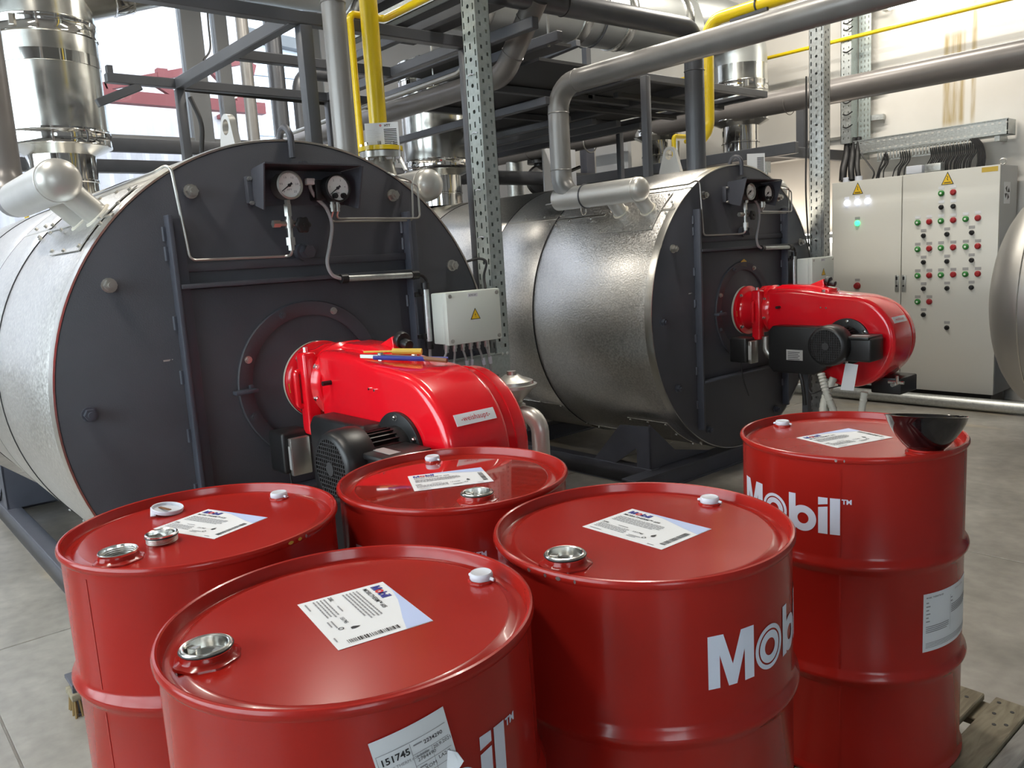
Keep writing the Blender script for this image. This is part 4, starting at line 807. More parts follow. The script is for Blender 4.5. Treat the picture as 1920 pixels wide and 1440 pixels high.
dc = thing('flue_duct', 'large matt silver horizontal duct crossing under the roof at top centre', 'duct', (-5.2, 4.5, ZD))
A0, A1 = Vector((-5.45, 2.25, ZD+.1)), Vector((-4.95, 7.15, ZD+.08))
obj('duct_casing', MB().cyl(A0, A1, .27, 56, caps=False), 'duct2', dc); dd = (A1-A0).normalized()
for q in (.02, .2, .42, .62, .72, .86): c = A0.lerp(A1, q); obj('duct_band', MB().lathe([(.271, -.05), (.282, -.045), (.276, -.035), (.276, .035), (.282, .045), (.271, .05)], c, dd, 56), 'duct', dc)
for q in (.3, .66): c = A0.lerp(A1, q); obj('duct_hanger', MB().box((c.x-.02, c.y-.015, c.z+.27), (c.x+.02, c.y+.015, 5.19)).torus(c, dd, .283, .008, 40, 6), 'frame', dc)
f4 = flue('flue_stack', -4.75, 7.2, 2.42, 3.25, .265, 'shiny flue stack by the back wall, right of the far yellow pipe')
obj('elbow', MB().tube(fillet([(-4.75, 7.2, 3.23), (-4.75, 7.2, ZD+.1), (-4.98, 6.7, ZD+.1)], .3, 8), .262, 48), 'duct2', f4, ang=20)
f3 = flue('flue_stack', -5.75, 7.15, 2.42, 3.25, .25, 'shiny flue stack by the back wall, partly behind the frame column')
ld_ = thing('flexible_duct', 'crinkled foil duct above the left platform, at top', 'duct', (-5.8, 2.9, 3.35))
R = []; n = 60
for k in range(n): 
    q = k/(n-1); c = Vector((-6.2, 2.5+1.15*q, 3.84-.06*math.sin(q*4)))
    R.append([c+Vector((math.cos(a), 0, math.sin(a)))*(.17+.012*(k % 2)+.004*math.sin(k*3.1+a*5)) for a in [2*PI*j/28 for j in range(28)]])
obj('foil_hose', MB().rings(R), 'shiny', ld_, ang=80)
# ---------------------------------------------------------------- steel platforms
def sqbeam(t, a, b, w=.05, h=.052, m='frame', name='beam'): return obj(name, MB().beam(a, b, w, h), m, t, bev=.004, seg=1)
pa = thing('platform_frame', 'grey steel platform frame above the near boiler, before the window', 'frame', (-4.2, 2, 2.05)); zp = 2.678
sqbeam(pa, (-3.5, .2, zp), (-3.5, 2.84, zp), .06, .055); sqbeam(pa, (-3.5, 1.82, zp), (-5.0, 1.82, zp), .055, .06); sqbeam(pa, (-5.0, 1.42, zp), (-5.0, 3.2, zp)); obj('end_plate', MB().box((-5.02, 1.43, 2.7), (-4.98, 1.46, 2.745)), 'frame', pa); sqbeam(pa, (-4.22, 1.84, zp), (-4.22, 2.8, zp)); sqbeam(pa, (-3.5, 2.8, zp), (-5.0, 2.8, zp))
obj('column', MB().box((-3.53, 2.765, 0), (-3.47, 2.825, zp-.03)), 'frame', pa, bev=.005); obj('column', MB().box((-3.53, 1.835, 2.03), (-3.47, 1.895, zp-.03)), 'frame', pa, bev=.005)
obj('column', MB().box((-5.025, 1.795, 2.0), (-4.975, 1.845, zp-.03)), 'frame', pa, bev=.005); obj('column', MB().box((-5.025, 2.775, 0), (-4.975, 2.825, zp-.03)), 'frame', pa, bev=.005)
sqbeam(pa, (-5.0, 1.6, zp-.03), (-5.0, 1.36, zp-.14), .045, .045, name='brace')
o = obj('conduit_line', MB().tube([(-5.06, 1.85, zp-.01), (-5.06, 3.2, zp-.03)], .016, 8), 'rubber'); tag(o, 'black conduit clipped along the rear beam of the left platform', 'conduit')
o = obj('hanging_wire', MB().tube(smooth_path([(-5.0, 2.05, 3.3), (-5.0, 2.04, 3.05), (-4.99, 2.03, 2.9), (-4.96, 1.97, 2.82)]), .006, 6), 'rubber'); tag(o, 'loose black wire hanging in front of the bright window', 'wire')
o = obj('column_cable', MB().tube(smooth_path([(-4.95, 1.86, 2.6), (-4.93, 1.9, 2.45), (-4.93, 1.885, 2.3), (-4.95, 1.86, 2.1)]), .014, 8), 'rubber'); tag(o, 'dark cable looping down beside the platform column before the window', 'cable')
# cable ladders hanging over the left platform and the gap
ct = thing('cable_ladder', 'galvanised cable tray running under the roof behind the yellow pipes', 'tray', (-4.4, 2.5, 2.9))
obj('tray_rail', MB().box((-4.5, 2.6, 2.86), (-2.9, 2.605, 2.93)), 'galv', ct); obj('tray_rail', MB().box((-4.5, 2.66, 2.86), (-2.9, 2.665, 2.93)), 'galv', ct); obj('tray_bed', MB().box((-4.5, 2.6, 2.86), (-2.9, 2.665, 2.863)), 'galvg', ct)
pd = thing('overhead_deck', 'dark steel deck panels hung under the roof between near flue and slotted post', 'deck', (-4, 3, 3.0))
obj('deck_panel', MB().box((-3.7, 2.9, 2.98), (-2.6, 3.5, 3.0)), 'grate', pd); obj('deck_panel', MB().box((-4.9, 2.75, 3.06), (-3.2, 3.45, 3.08)), 'grate', pd); sqbeam(pd, (-4.9, 2.9, 2.9), (-3.6, 2.9, 2.9), .05, .05); sqbeam(pd, (-4.6, 2.75, 3.02), (-4.6, 3.6, 3.02), .05, .06); obj('deck_panel', MB().box((-5.2, 3.45, 2.92), (-4.0, 4.1, 2.94)), 'grate', pd)
sqbeam(pd, (-5.0, 3.12, 2.78), (-3.3, 3.12, 2.78), .05, .06, 'frame'); sqbeam(pd, (-5.8, 3.6, 2.84), (-3.6, 3.6, 2.84), .05, .06, 'frame'); 
for y in (3.12, 3.6): obj('hanger_rod', MB().cyl((-3.7, y, 2.8), (-3.7, y, 5.19), .008, 6).cyl((-4.9, y, 2.8), (-4.9, y, 5.19), .008, 6), 'steel', pd)
pipe('thin_pipe', [(-3.75, 3.0, 2.85), (-3.75, 3.0, 2.66), (-3.85, 3.0, 2.62), (-6.5, 3.0, 2.6)], .014, 'steel', 'thin steel pipe bending down from the deck beside the yellow pipe', .06, 10)
pbf = thing('platform_frame', 'grey steel platform frame above and behind the far boiler', 'frame', (-4.5, 5, 2.06)); zq = 2.76
sqbeam(pbf, (-3.88, 4.58, zq), (-3.88, 6.25, zq)); sqbeam(pbf, (-3.88, 4.6, zq), (-7.2, 4.6, zq)); sqbeam(pbf, (-4.62, 3.7, zq), (-4.62, 6.2, zq)); sqbeam(pbf, (-5.45, 3.7, zq), (-5.45, 6.2, zq)); sqbeam(pbf, (-4.0, 3.86, 2.56), (-7.2, 3.86, 2.56)); sqbeam(pbf, (-3.9, 6.2, zq), (-7.2, 6.2, zq)); sqbeam(pbf, (-3.95, 5.4, zq), (-7.0, 5.4, zq), .07, .07)
sqbeam(pbf, (-5.4, 3.75, 3.08), (-5.4, 6.0, 3.1)); sqbeam(pbf, (-5.4, 4.4, 3.08), (-6.4, 4.4, 3.08)); sqbeam(pbf, (-4.7, 4.9, 3.2), (-5.6, 4.9, 3.15))
for x, y, z0 in ((-3.79, 4.6, 2.03), (-5.45, 6.2, 0), (-7.0, 5.8, 0), (-7.0, 3.86, 0)): obj('column', MB().box((x-.026, y-.026, z0), (x+.026, y+.026, zq-.02)), 'frame', pbf, bev=.004)
for x, y in ((-4.62, 4.9), (-5.45, 4.9), (-5.4, 3.85), (-5.45, 5.9)): obj('post_stub', MB().box((x-.025, y-.025, zq), (x+.025, y+.025, 3.14)), 'frame', pbf)
for k in range(2):
    x = -4.2-.5*k; sqbeam(pbf, (x, 4.75, zq-.06), (x, 6.1, zq-.06), .05, .04, 'grate', 'joist')
for k in range(4): sqbeam(pbf, (-4.75, 4.8+.3*k, 2.62), (-6.9, 4.8+.3*k, 2.62), .06, .05, 'frame', 'joist')
obj('deck_panel', MB().box((-7.1, 4.95, 2.79), (-3.95, 6.15, 2.81)), 'grate', pbf); obj('deck_panel', MB().box((-5.7, 3.75, 2.79), (-3.95, 4.94, 2.81)), 'grate', pbf)
pcw = thing('wall_platform', 'dark steel platform carrying two flue stacks at the back wall', 'frame', (-5, 7, 2.35))
sqbeam(pcw, (-3.9, 6.78, 2.36), (-7.0, 6.78, 2.36), .06, .1); sqbeam(pcw, (-4.15, 6.78, 2.36), (-4.15, 8.08, 2.36), .06, .1); sqbeam(pcw, (-7.0, 6.78, 2.36), (-7.0, 8.08, 2.36), .06, .1); obj('deck_panel', MB().box((-7, 6.8, 2.395), (-4.15, 8.08, 2.41)), 'grate', pcw); obj('column', MB().box((-4.35, 7.55, 2.41), (-4.27, 7.63, 3.0)), 'frame', pcw)
sqbeam(pcw, (-7.0, 6.78, 2.36), (-7.0, 6.78, 0), .08, .08, name='column'); obj('clad_panel', MB().box((-6.8, 7.3, 2.42), (-6.3, 7.36, 2.95)), 'paper', pcw)
# pump and column between the boilers
pm = thing('pump', 'black cast pump with flanges on the far floor between the boilers', 'pump', (-7.6, 7.1, 2.0)); c = Vector((-7.6, 7.15, 2.48))
obj('volute', MB().lathe([(.05, -.16), (.15, -.12), (.2, 0), (.17, .1), (.06, .14)], c, (.75, -.6, 0), 32, True, True), 'black', pm); obj('pump_flange', MB().cyl(c+Vector((0, 0, .2)), c+Vector((0, 0, .24)), .17, 28).cyl(c+Vector((0, 0, .25)), c+Vector((0, 0, .28)), .17, 28).cyl(c, c+Vector((0, 0, .22)), .09, 20), 'black', pm); obj('pump_base', MB().box((-7.8, 6.9, 1.9), (-7.4, 7.4, 2.28)), 'black', pm); obj('pedestal', MB().box((-7.85, 6.85, 0), (-7.35, 7.45, 1.9)), 'panel', pm)
o = obj('strut_column', MB().box((-7.5, 7.75, 0), (-7.38, 7.9, 2.9)), 'skid', bev=.004); tag(o, 'slate steel column at the far end between the boilers', 'column')
pipe('dark_pipe', [(-7.2, 4.2, 2.45), (-7.2, 7.9, 2.45)], .08, 'piped', 'dark horizontal pipe under the far platform, behind the big bent pipe', joints=[((-7.2, 5.6, 2.45), (0, 1, 0))])
bc = thing('backing_frame', 'dark steel framed white panel at the far end behind the far boiler', 'panel', (-6.6, 6.6, 2.1))
obj('panel_sheet', MB().box((-6.62, 6.25, 2.15), (-6.6, 6.75, 2.7)), 'paper', bc); sqbeam(bc, (-6.6, 6.2, 2.1), (-6.6, 6.8, 2.1), .06, .1); sqbeam(bc, (-6.6, 6.2, 2.1), (-6.6, 6.2, 2.75), .06, .06)
pipe('small_riser', [(-4.7, 4.72, 2.0), (-4.7, 4.72, 2.2), (-4.7, 4.85, 2.24)], .014, 'black', 'small black bent riser on top of the far boiler', .03, 8)
pipe('small_riser', [(-3.95, 5.15, 1.9), (-3.95, 5.15, 2.35)], .018, 'steel', 'small steel riser right of the far boiler outlet pipe', .03, 10)
# low dark beams before the window
for k, (z, x) in enumerate([(2.56, -7.0), (2.42, -7.2)]):
    o = obj('rear_beam', MB().box((x, -.5, z), (x+.1, 3.3, z+.1)), 'frame', bev=.004); tag(o, ['upper', 'lower'][k]+' dark steel beam crossing before the window behind the near boiler', 'beam')
for x, y in ((-7., -.45), (-7.0, 3.2)):
    o = obj('rear_column', MB().box((x, y, 0), (x+.1, y+.1, 2.66)), 'frame', bev=.004); tag(o, 'dark steel column at the '+('left' if y < 1 else 'right')+' end of the rear beams by the window', 'column')
o = obj('yellow_rail', MB().tube([(-8.3, 1.55, 0), (-8.3, 1.55, 2.5), (-8.3, 2.4, 2.2)], .03, 10), 'yellow'); tag(o, 'yellow rail standing before the window at the far left edge', 'rail')
# ---------------------------------------------------------------- switch cabinet
cb_ = thing('switch_cabinet', 'tall grey two-door electrical switch cabinet against the back wall', 'cabinet', (-3.27, 7.83, 0)); YC = 7.63
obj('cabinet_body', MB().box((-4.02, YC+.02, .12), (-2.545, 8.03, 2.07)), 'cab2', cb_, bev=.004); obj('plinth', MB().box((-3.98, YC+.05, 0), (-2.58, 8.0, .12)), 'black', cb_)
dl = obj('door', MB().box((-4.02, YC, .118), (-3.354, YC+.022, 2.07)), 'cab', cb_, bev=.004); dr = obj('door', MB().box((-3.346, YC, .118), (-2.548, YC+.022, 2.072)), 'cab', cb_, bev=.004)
for x in (-3.383, -3.321):
    h = obj('door_handle', MB().box((x-.018, YC-.012, 1.02), (x+.018, YC, 1.175)), 'galv', cb_, bev=.006)
    obj('lock', MB().cyl((x, YC-.012, 1.075), (x, YC-.016, 1.075), .009, 12).box((x-.009, YC-.014, 1.13), (x+.009, YC-.012, 1.16)), 'ink', h)
def button(x, z, m, door, r=.021, dome=.014):
    t = obj('push_button' if m in ('green', 'red') else 'indicator' if m.startswith('lamp') else 'selector_switch', MB().lathe([(r*1.25, 0), (r*1.25, .006), (r, .008), (r, dome), (r*.8, dome+.004), (0, dome+.005)], (x, YC, z), (0, -1, 0), 20), m, door)
    return t
green = [(-3.011, 1.88), (-3.208, 1.641), (-3.009, 1.641), (-2.806, 1.643), (-3.204, 1.403), (-3.004, 1.406), (-2.8, 1.407), (-3.2, 1.165), (-2.999, 1.167), (-2.797, 1.17), (-3.196, 0.929)]
redb = [(-2.913, 1.88), (-3.108, 1.641), (-2.907, 1.641), (-2.709, 1.645), (-3.104, 1.405), (-2.902, 1.406), (-2.703, 1.407), (-3.099, 1.166), (-2.896, 1.169), (-2.697, 1.171), (-3.094, 0.929)]
blk = [(-3.009, 1.76), (-2.91, 1.76), (-3.155, 1.521), (-2.956, 1.523), (-2.755, 1.525), (-3.151, 1.285), (-2.951, 1.286), (-2.75, 1.289), (-3.146, 1.047), (-2.945, 1.049), (-2.745, 1.054), (-3.142, 0.811), (-2.939, 0.698)]
def tagplate(x, z, m='greycable'):
    p = obj('name_tag', MB().box((x-.024, YC-.002, z+.034), (x+.024, YC, z+.058)), m, dr if x > -3.35 else dl)
    return p
for x, z in green: b = button(x, z, 'green', dr); obj('button_cap', MB().cyl((x, YC-.014, z), (x, YC-.021, z), .009, 12), 'box', b); tagplate(x, z, 'paper' if z > 1.6 else 'greycable')
for x, z in redb: button(x, z, 'red', dr); tagplate(x, z, 'paper' if z > 1.6 else 'greycable')
for x, z in blk: b = button(x, z, 'black', dr, .017, .02); obj('knob_bar', MB().box((x-.004, YC-.034, z-.014), (x+.004, YC-.018, z+.014)), 'black', b); tagplate(x, z, 'paper' if z > 1.7 else 'greycable')
for x, z in [(-3.87, 1.871), (-3.767, 1.872), (-3.667, 1.873)]: button(x, z, 'lampw', dl); tagplate(x, z, 'paper')
button(-3.765, 1.674, 'lampg', dl); tagplate(-3.765, 1.674); button(-3.761, 1.08, 'red', dl, .026, .03); tagplate(-3.761, 1.09)
for x, z, d in ((-3.764, 1.994, dl), (-2.962, 2.0, dr)):
    w = obj('warning_sign', MB().prism([(-.052, -.05), (.052, -.05), (0, .06)], (x, YC-.0005, z), (1, 0, 0), (0, 0, 1), (0, -.001, 0)), 'ink', d)
    obj('warning_field', MB().prism([(-.043, -.045), (.043, -.045), (0, .048)], (x, YC-.0018, z), (1, 0, 0), (0, 0, 1), (0, -.0006, 0)), 'warn', w)
    obj('bolt_mark', MB().prism([(-.006, .03), (.008, .008), (0, .008), (.007, -.022), (-.008, .002), (0, .002)], (x, YC-.0026, z), (1, 0, 0), (0, 0, 1), (0, -.0004, 0)), 'ink', w)
    obj('warning_print', MB().box((x-.028, YC-.0028, z-.037), (x+.028, YC-.0024, z-.03)), 'ink', w)
obj('amber_sticker', MB().box((-2.69, YC-.001, 2.02), (-2.565, YC, 2.06)), 'gold', dr)
vs = obj('vent_sticker', MB().box((-2.545, 7.72, 1.75), (-2.543, 7.86, 1.93)), 'paper', cb_)
mb = MB(); 
for k in range(4):
    a = k*PI/2+.4; mb.add([(-2.5425, 7.79+.06*r*math.cos(a+b), 1.84+.06*r*math.sin(a+b)) for r, b in ((.15, 0), (1, -.3), (1, .5), (.2, .8))], [(0, 1, 2, 3)])
obj('fan_print', mb, 'ink', vs)
for x in (-2.62, -3.95): obj('lifting_eye', MB().torus((x, 7.9, 2.11), (0, 1, 0), .025, .007, 20, 8).cyl((x, 7.9, 2.06), (x, 7.9, 2.09), .014, 10), 'steel', cb_)
for x in (-3.28, -3.12): obj('cable_gland', MB().cyl((x, 7.75, 2.07), (x, 7.75, 2.1), .04, 16).box((x-.07, 7.7, 2.08), (x+.07, 7.8, 2.15)), 'white' if x < -3.2 else 'galv', cb_, bev=.006)
for x in (-3.95, -3.83): obj('cable_gland', MB().cyl((x, 7.78, 2.07), (x, 7.78, 2.12), .035, 14), 'white', cb_)
# wall cable tray, vertical tray, comb strip, cables
wt_ = thing('wall_tray', 'long galvanised perforated tray sloping along the wall above the cabinet', 'tray', (-3.3, 7.9, 2.4))
def perf(mb_fn, L, H, rows, pitch, hl, hh):
    mb = MB(); zs = [0]
    for r in rows: zs += [r-hh/2, r+hh/2]
    zs.append(H)
    for i in range(0, len(zs), 2): mb.poly(rect(0, zs[i], L, zs[i+1]), mb_fn)
    for i in range(1, len(zs)-1, 2):
        x = 0; k = 0
        while x < L:
            nx = min(L, x+pitch-hl); mb.poly(rect(x, zs[i], nx, zs[i+1]), mb_fn); x = nx+hl
    return mb
zz = lambda x: 2.338
obj('tray_side', perf(lambda u, v: (-4.02+u, 7.9, 2.335+v), 1.43, .13, (.03, .1), .055, .02, .009), 'galv', wt_, smooth=False)
obj('tray_bed', MB().box((-4.02, 7.9, 2.335), (-2.59, 8.08, 2.339)), 'galvg', wt_); obj('tray_lip', MB().box((-4.02, 7.895, 2.46), (-2.59, 7.912, 2.468)), 'galv', wt_); obj('tray_end', MB().box((-2.6, 7.9, 2.335), (-2.59, 8.08, 2.465)), 'galv', wt_)
for x in (-3.9, -2.68): obj('tray_bracket', MB().box((x-.02, 7.92, 2.29), (x+.02, 8.1, 2.335)), 'galv', wt_)
vt = thing('vertical_tray', 'vertical perforated cable tray on the back wall left of the stains', 'tray', (-4.0, 8.0, 2.45))
obj('tray_web', perf(lambda u, v: (-3.945+v, 8.0, 2.47+u), 2.7, .12, (.025, .06, .095), .05, .022, .008), 'galvg', vt, smooth=False); obj('tray_side', MB().box((-4.06, 7.87, 2.45), (-4.055, 8.05, 5.19)), 'galv', vt)
obj('tray_face', perf(lambda u, v: (-4.06+v, 7.87, 2.45+u), 2.7, .105, (.03, .08), .06, .016, .008), 'galv', vt, smooth=False); obj('tray_return', MB().box((-3.957, 7.87, 2.45), (-3.953, 8.0, 5.19)), 'galvg', vt)
for z in (2.98, 2.68): obj('tray_bracket', MB().beam((-3.96, 8.03, z), (-3.72, 8.06, z-.01), .06, .05), 'galv', vt)
mb = MB()
for z in (2.6, 2.72, 2.83, 3.3, 3.5, 3.56): mb.tube(smooth_path([(-4.03, 7.86, z+.01), (-3.98, 7.84, z-.005), (-3.93, 7.85, z+.02)]), .006, 6)
obj('cable_tie', mb, 'rubber', vt)
cs = thing('comb_strip', 'slotted comb strip under the wall tray holding the cabinet cables', 'tray', (-3.28, 7.86, 2.32))
mb = MB().box((-3.69, 7.86, 2.325), (-2.86, 7.866, 2.34)).box((-3.69, 7.86, 2.24), (-2.86, 7.866, 2.255))
for k in range(29): mb.box((-3.69+.0293*k, 7.86, 2.25), (-3.678+.0293*k, 7.866, 2.33))
obj('comb', mb, 'galv', cs); obj('comb_top', MB().box((-3.69, 7.86, 2.335), (-2.86, 7.95, 2.338)), 'galv', cs)
cx = [-3.62+.015*k for k in range(3)] + [-3.47, -3.45, -3.43, -3.41, -3.39] + [-3.2+.0165*k for k in range(24)]
for k, x in enumerate(cx):
    e = random.uniform(-.03, .03); xb = x-.03+e if k < 8 else x-.02-.06*(x+2.99)+e*.3
    o = obj('black_cable', MB().tube(smooth_path([(x, 7.85, 2.3), (x+.01, 7.845, 2.22), ((x+xb)/2-.01, 7.83, 2.15), (xb, 7.82, 2.07)], 4), .0055, 6), 'rubber'); tag(o, 'thin black cable dropping from the comb strip into the cabinet top', 'cable', 'cables entering the cabinet top')
for k in range(6):
    x = -2.84+.012*k; o = obj('black_cable', MB().tube(smooth_path([(x-.03, 7.85, 2.33), (x+.02, 7.845, 2.26), (x+.045, 7.83, 2.16), (x+.04, 7.82, 2.07)], 4), .0055, 6), 'rubber'); tag(o, 'thin black cable dropping from the comb strip into the cabinet top', 'cable', 'cables entering the cabinet top')
for k, (xa, xb, r) in enumerate([(-4.01, -3.99, .035), (-3.95, -3.9, .03), (-3.9, -3.83, .024)]):
    o = obj('supply_hose', MB().tube(smooth_path([(xa, 7.93, 2.5), (xa, 7.9, 2.35), ((xa+xb)/2, 7.82, 2.22), (xb, 7.78, 2.09)]), r, 12), 'rubber'); tag(o, ['leftmost', 'middle', 'rightmost'][k]+' thick black supply hose entering the left end of the cabinet top', 'cable')
for k, (xa, xb) in enumerate([(-3.86, -3.72), (-3.6, -3.68)]):
    o = obj('loose_cable', MB().tube(smooth_path([(xa, 7.88, 2.34), ((xa+xb)/2+.03*(1-k), 7.84, 2.22), (xb+.02, 7.82, 2.14), (xb, 7.82, 2.07)]), .008, 6), 'rubber'); tag(o, ['thin cable sagging right of the thick black hoses', 'thin cable hanging alone left of the cable bundle'][k], 'cable')
for k, x in enumerate([-3.62, -3.56, -3.5, -3.44]): pass
# ---------------------------------------------------------------- tank at the right edge
tk = thing('storage_tank', 'round metal-clad tank with domed end at the right edge', 'tank', (-1.3, 7.1, 0))
rT = .82; dome = [(rT*math.cos(D(90*k/10)), .36*math.sin(D(90*k/10))) for k in range(11)]
obj('tank_shell', MB().lathe([(rT, -2.6), (rT, 0)] + dome, (-1.95, 7.05, 1.0), (-1, 0, 0), 64, cap0=True), 'tank', tk, ang=60)
obj('dome_seam', MB().torus((-1.95, 7.05, 1.0), (1, 0, 0), rT+.001, .004, 64, 6), 'cladtrim', tk)
for x in (-1.7, -.2): obj('saddle', MB().prism([(-.6, 0), (.6, 0), (.75, .75), (.45, .38), (0, .2), (-.45, .38), (-.75, .75)], (x, 7.05, 0), (0, 1, 0), (0, 0, 1), (.1, 0, 0)), 'blue', tk)
obj('skid_rail', MB().box((-2.2, 7.35, 0), (.6, 7.45, .4)), 'blue', tk); obj('tank_head', MB().box((-2.3, 7.75, .1), (-2.2, 7.95, 1.25)), 'blue', tk)
# ---------------------------------------------------------------- pallets
def pallet(x0, x1, y0, y1, label, nb, bw=.12):
    t = thing('wooden_pallet', label, 'pallet', ((x0+x1)/2, (y0+y1)/2, 0)); 
    w = (x1-x0); g = (w-nb*bw)/(nb-1)
    for k in range(nb):
        a = x0+k*(bw+g); j = random.uniform(-.006, .006)
        obj('deck_board', MB().box((a, y0+j, .123), (a+bw, y1+j, .145)), 'wood', t, bev=.003, seg=1)
    for y in (y0+.07, (y0+y1)/2, y1-.07):
        obj('cross_board', MB().box((x0+.01, y-.06, .1), (x1-.01, y+.06, .123)), 'wood', t, bev=.003, seg=1)
        for x in (x0+.06, (x0+x1)/2, x1-.06): obj('block', MB().box((x-.05, y-.05, .022), (x+.05, y+.05, .1)), 'wood', t)
    for x in (x0+.06, (x0+x1)/2, x1-.06): obj('bottom_board', MB().box((x-.05, y0, 0), (x+.05, y1, .022)), 'wood', t)
    return t
pallet(-2.06, -.8, .27, 1.5, 'wooden pallet under the four clustered red drums', 7)
p2 = pallet(-1.58, -.722, 1.56, 2.56, 'wooden pallet under the drum with the black bowl, at right', 7, .097)
mb = MB()
for x, y in ((-.755, 2.5), (-.8, 2.53), (-.745, 2.42), (-.79, 2.46), (-.77, 2.4), (-.88, 2.5), (-.92, 2.52)): mb.cyl((x, y, .144), (x, y, .1462), .006, 8)
stuff(obj('nail_heads', mb, 'rubber', p2))
o = obj('plank', MB().box((-.719, 1.3, .112), (-.662, 2.57, .134)), 'woodg', bev=.003); tag(o, 'weathered grey plank along the right side of the right pallet', 'plank')
for y in (1.4, 2.5): 
    q = obj('plank_batten', MB().box((-.715, y-.04, 0), (-.666, y+.04, .112)), 'woodg', o)
bh = thing('brush_head', 'small straw brush head on the floor left of the left drum', 'brush', (-3.2, .5, 0))
mb = MB()
for k in range(40): a = random.uniform(-.05, .05); c = random.uniform(-.02, .02); mb.cyl((-3.2+a, .52+c, 0), (-3.2+a*.7, .52+c*.6, .07), .004, 5)
stuff(obj('bristles', mb, 'brush', bh)); obj('brush_back', MB().box((-3.25, .5, .065), (-3.15, .54, .09)), 'wood', bh, bev=.004); obj('handle', MB().cyl((-3.2, .52, .08), (-3.24, .62, .36), .011, 10), 'galv', bh)
# ---------------------------------------------------------------- drums
ZB = .145; HD = .88; RD = .2865
DC = [(-1.1097, .5759), (-1.7909, .5921), (-1.6357, 1.1733), (-1.0225, 1.1804), (-1.0698, 2.1303)]
LOGO = [-47.8, -9, -92, -27.9, -131]
LAB = [[(-.088, .114), (.108, .084), (.083, -.068), (-.115, -.036)], [(-.119, .053), (.064, .121), (.112, -.02), (-.073, -.088)], [(-.118, -.061), (-.03, .115), (.103, .05), (.013, -.128)], [(-.101, .093), (.103, .093), (.099, -.056), (-.105, -.057)], [(-.112, -.087), (-.052, .097), (.095, .058), (.033, -.131)]]
BUNG = [((-.043, -.214), (.041, .235)), ((.078, -.201), (-.065, .209)), ((.19, -.072), (-.2, .077)), ((.011, -.22), (.005, .224)), ((.226, -.055), (-.224, .029))]
DLAB = ['red steel drum at front centre with a plugged chrome bung and torn side sticker', 'red steel drum at left with its bung hole open', 'red steel drum with oil-wet lid, behind the front drum', 'red steel drum right of the front drum, white lettering on its side', 'red steel drum at right carrying the black bowl on its lid']
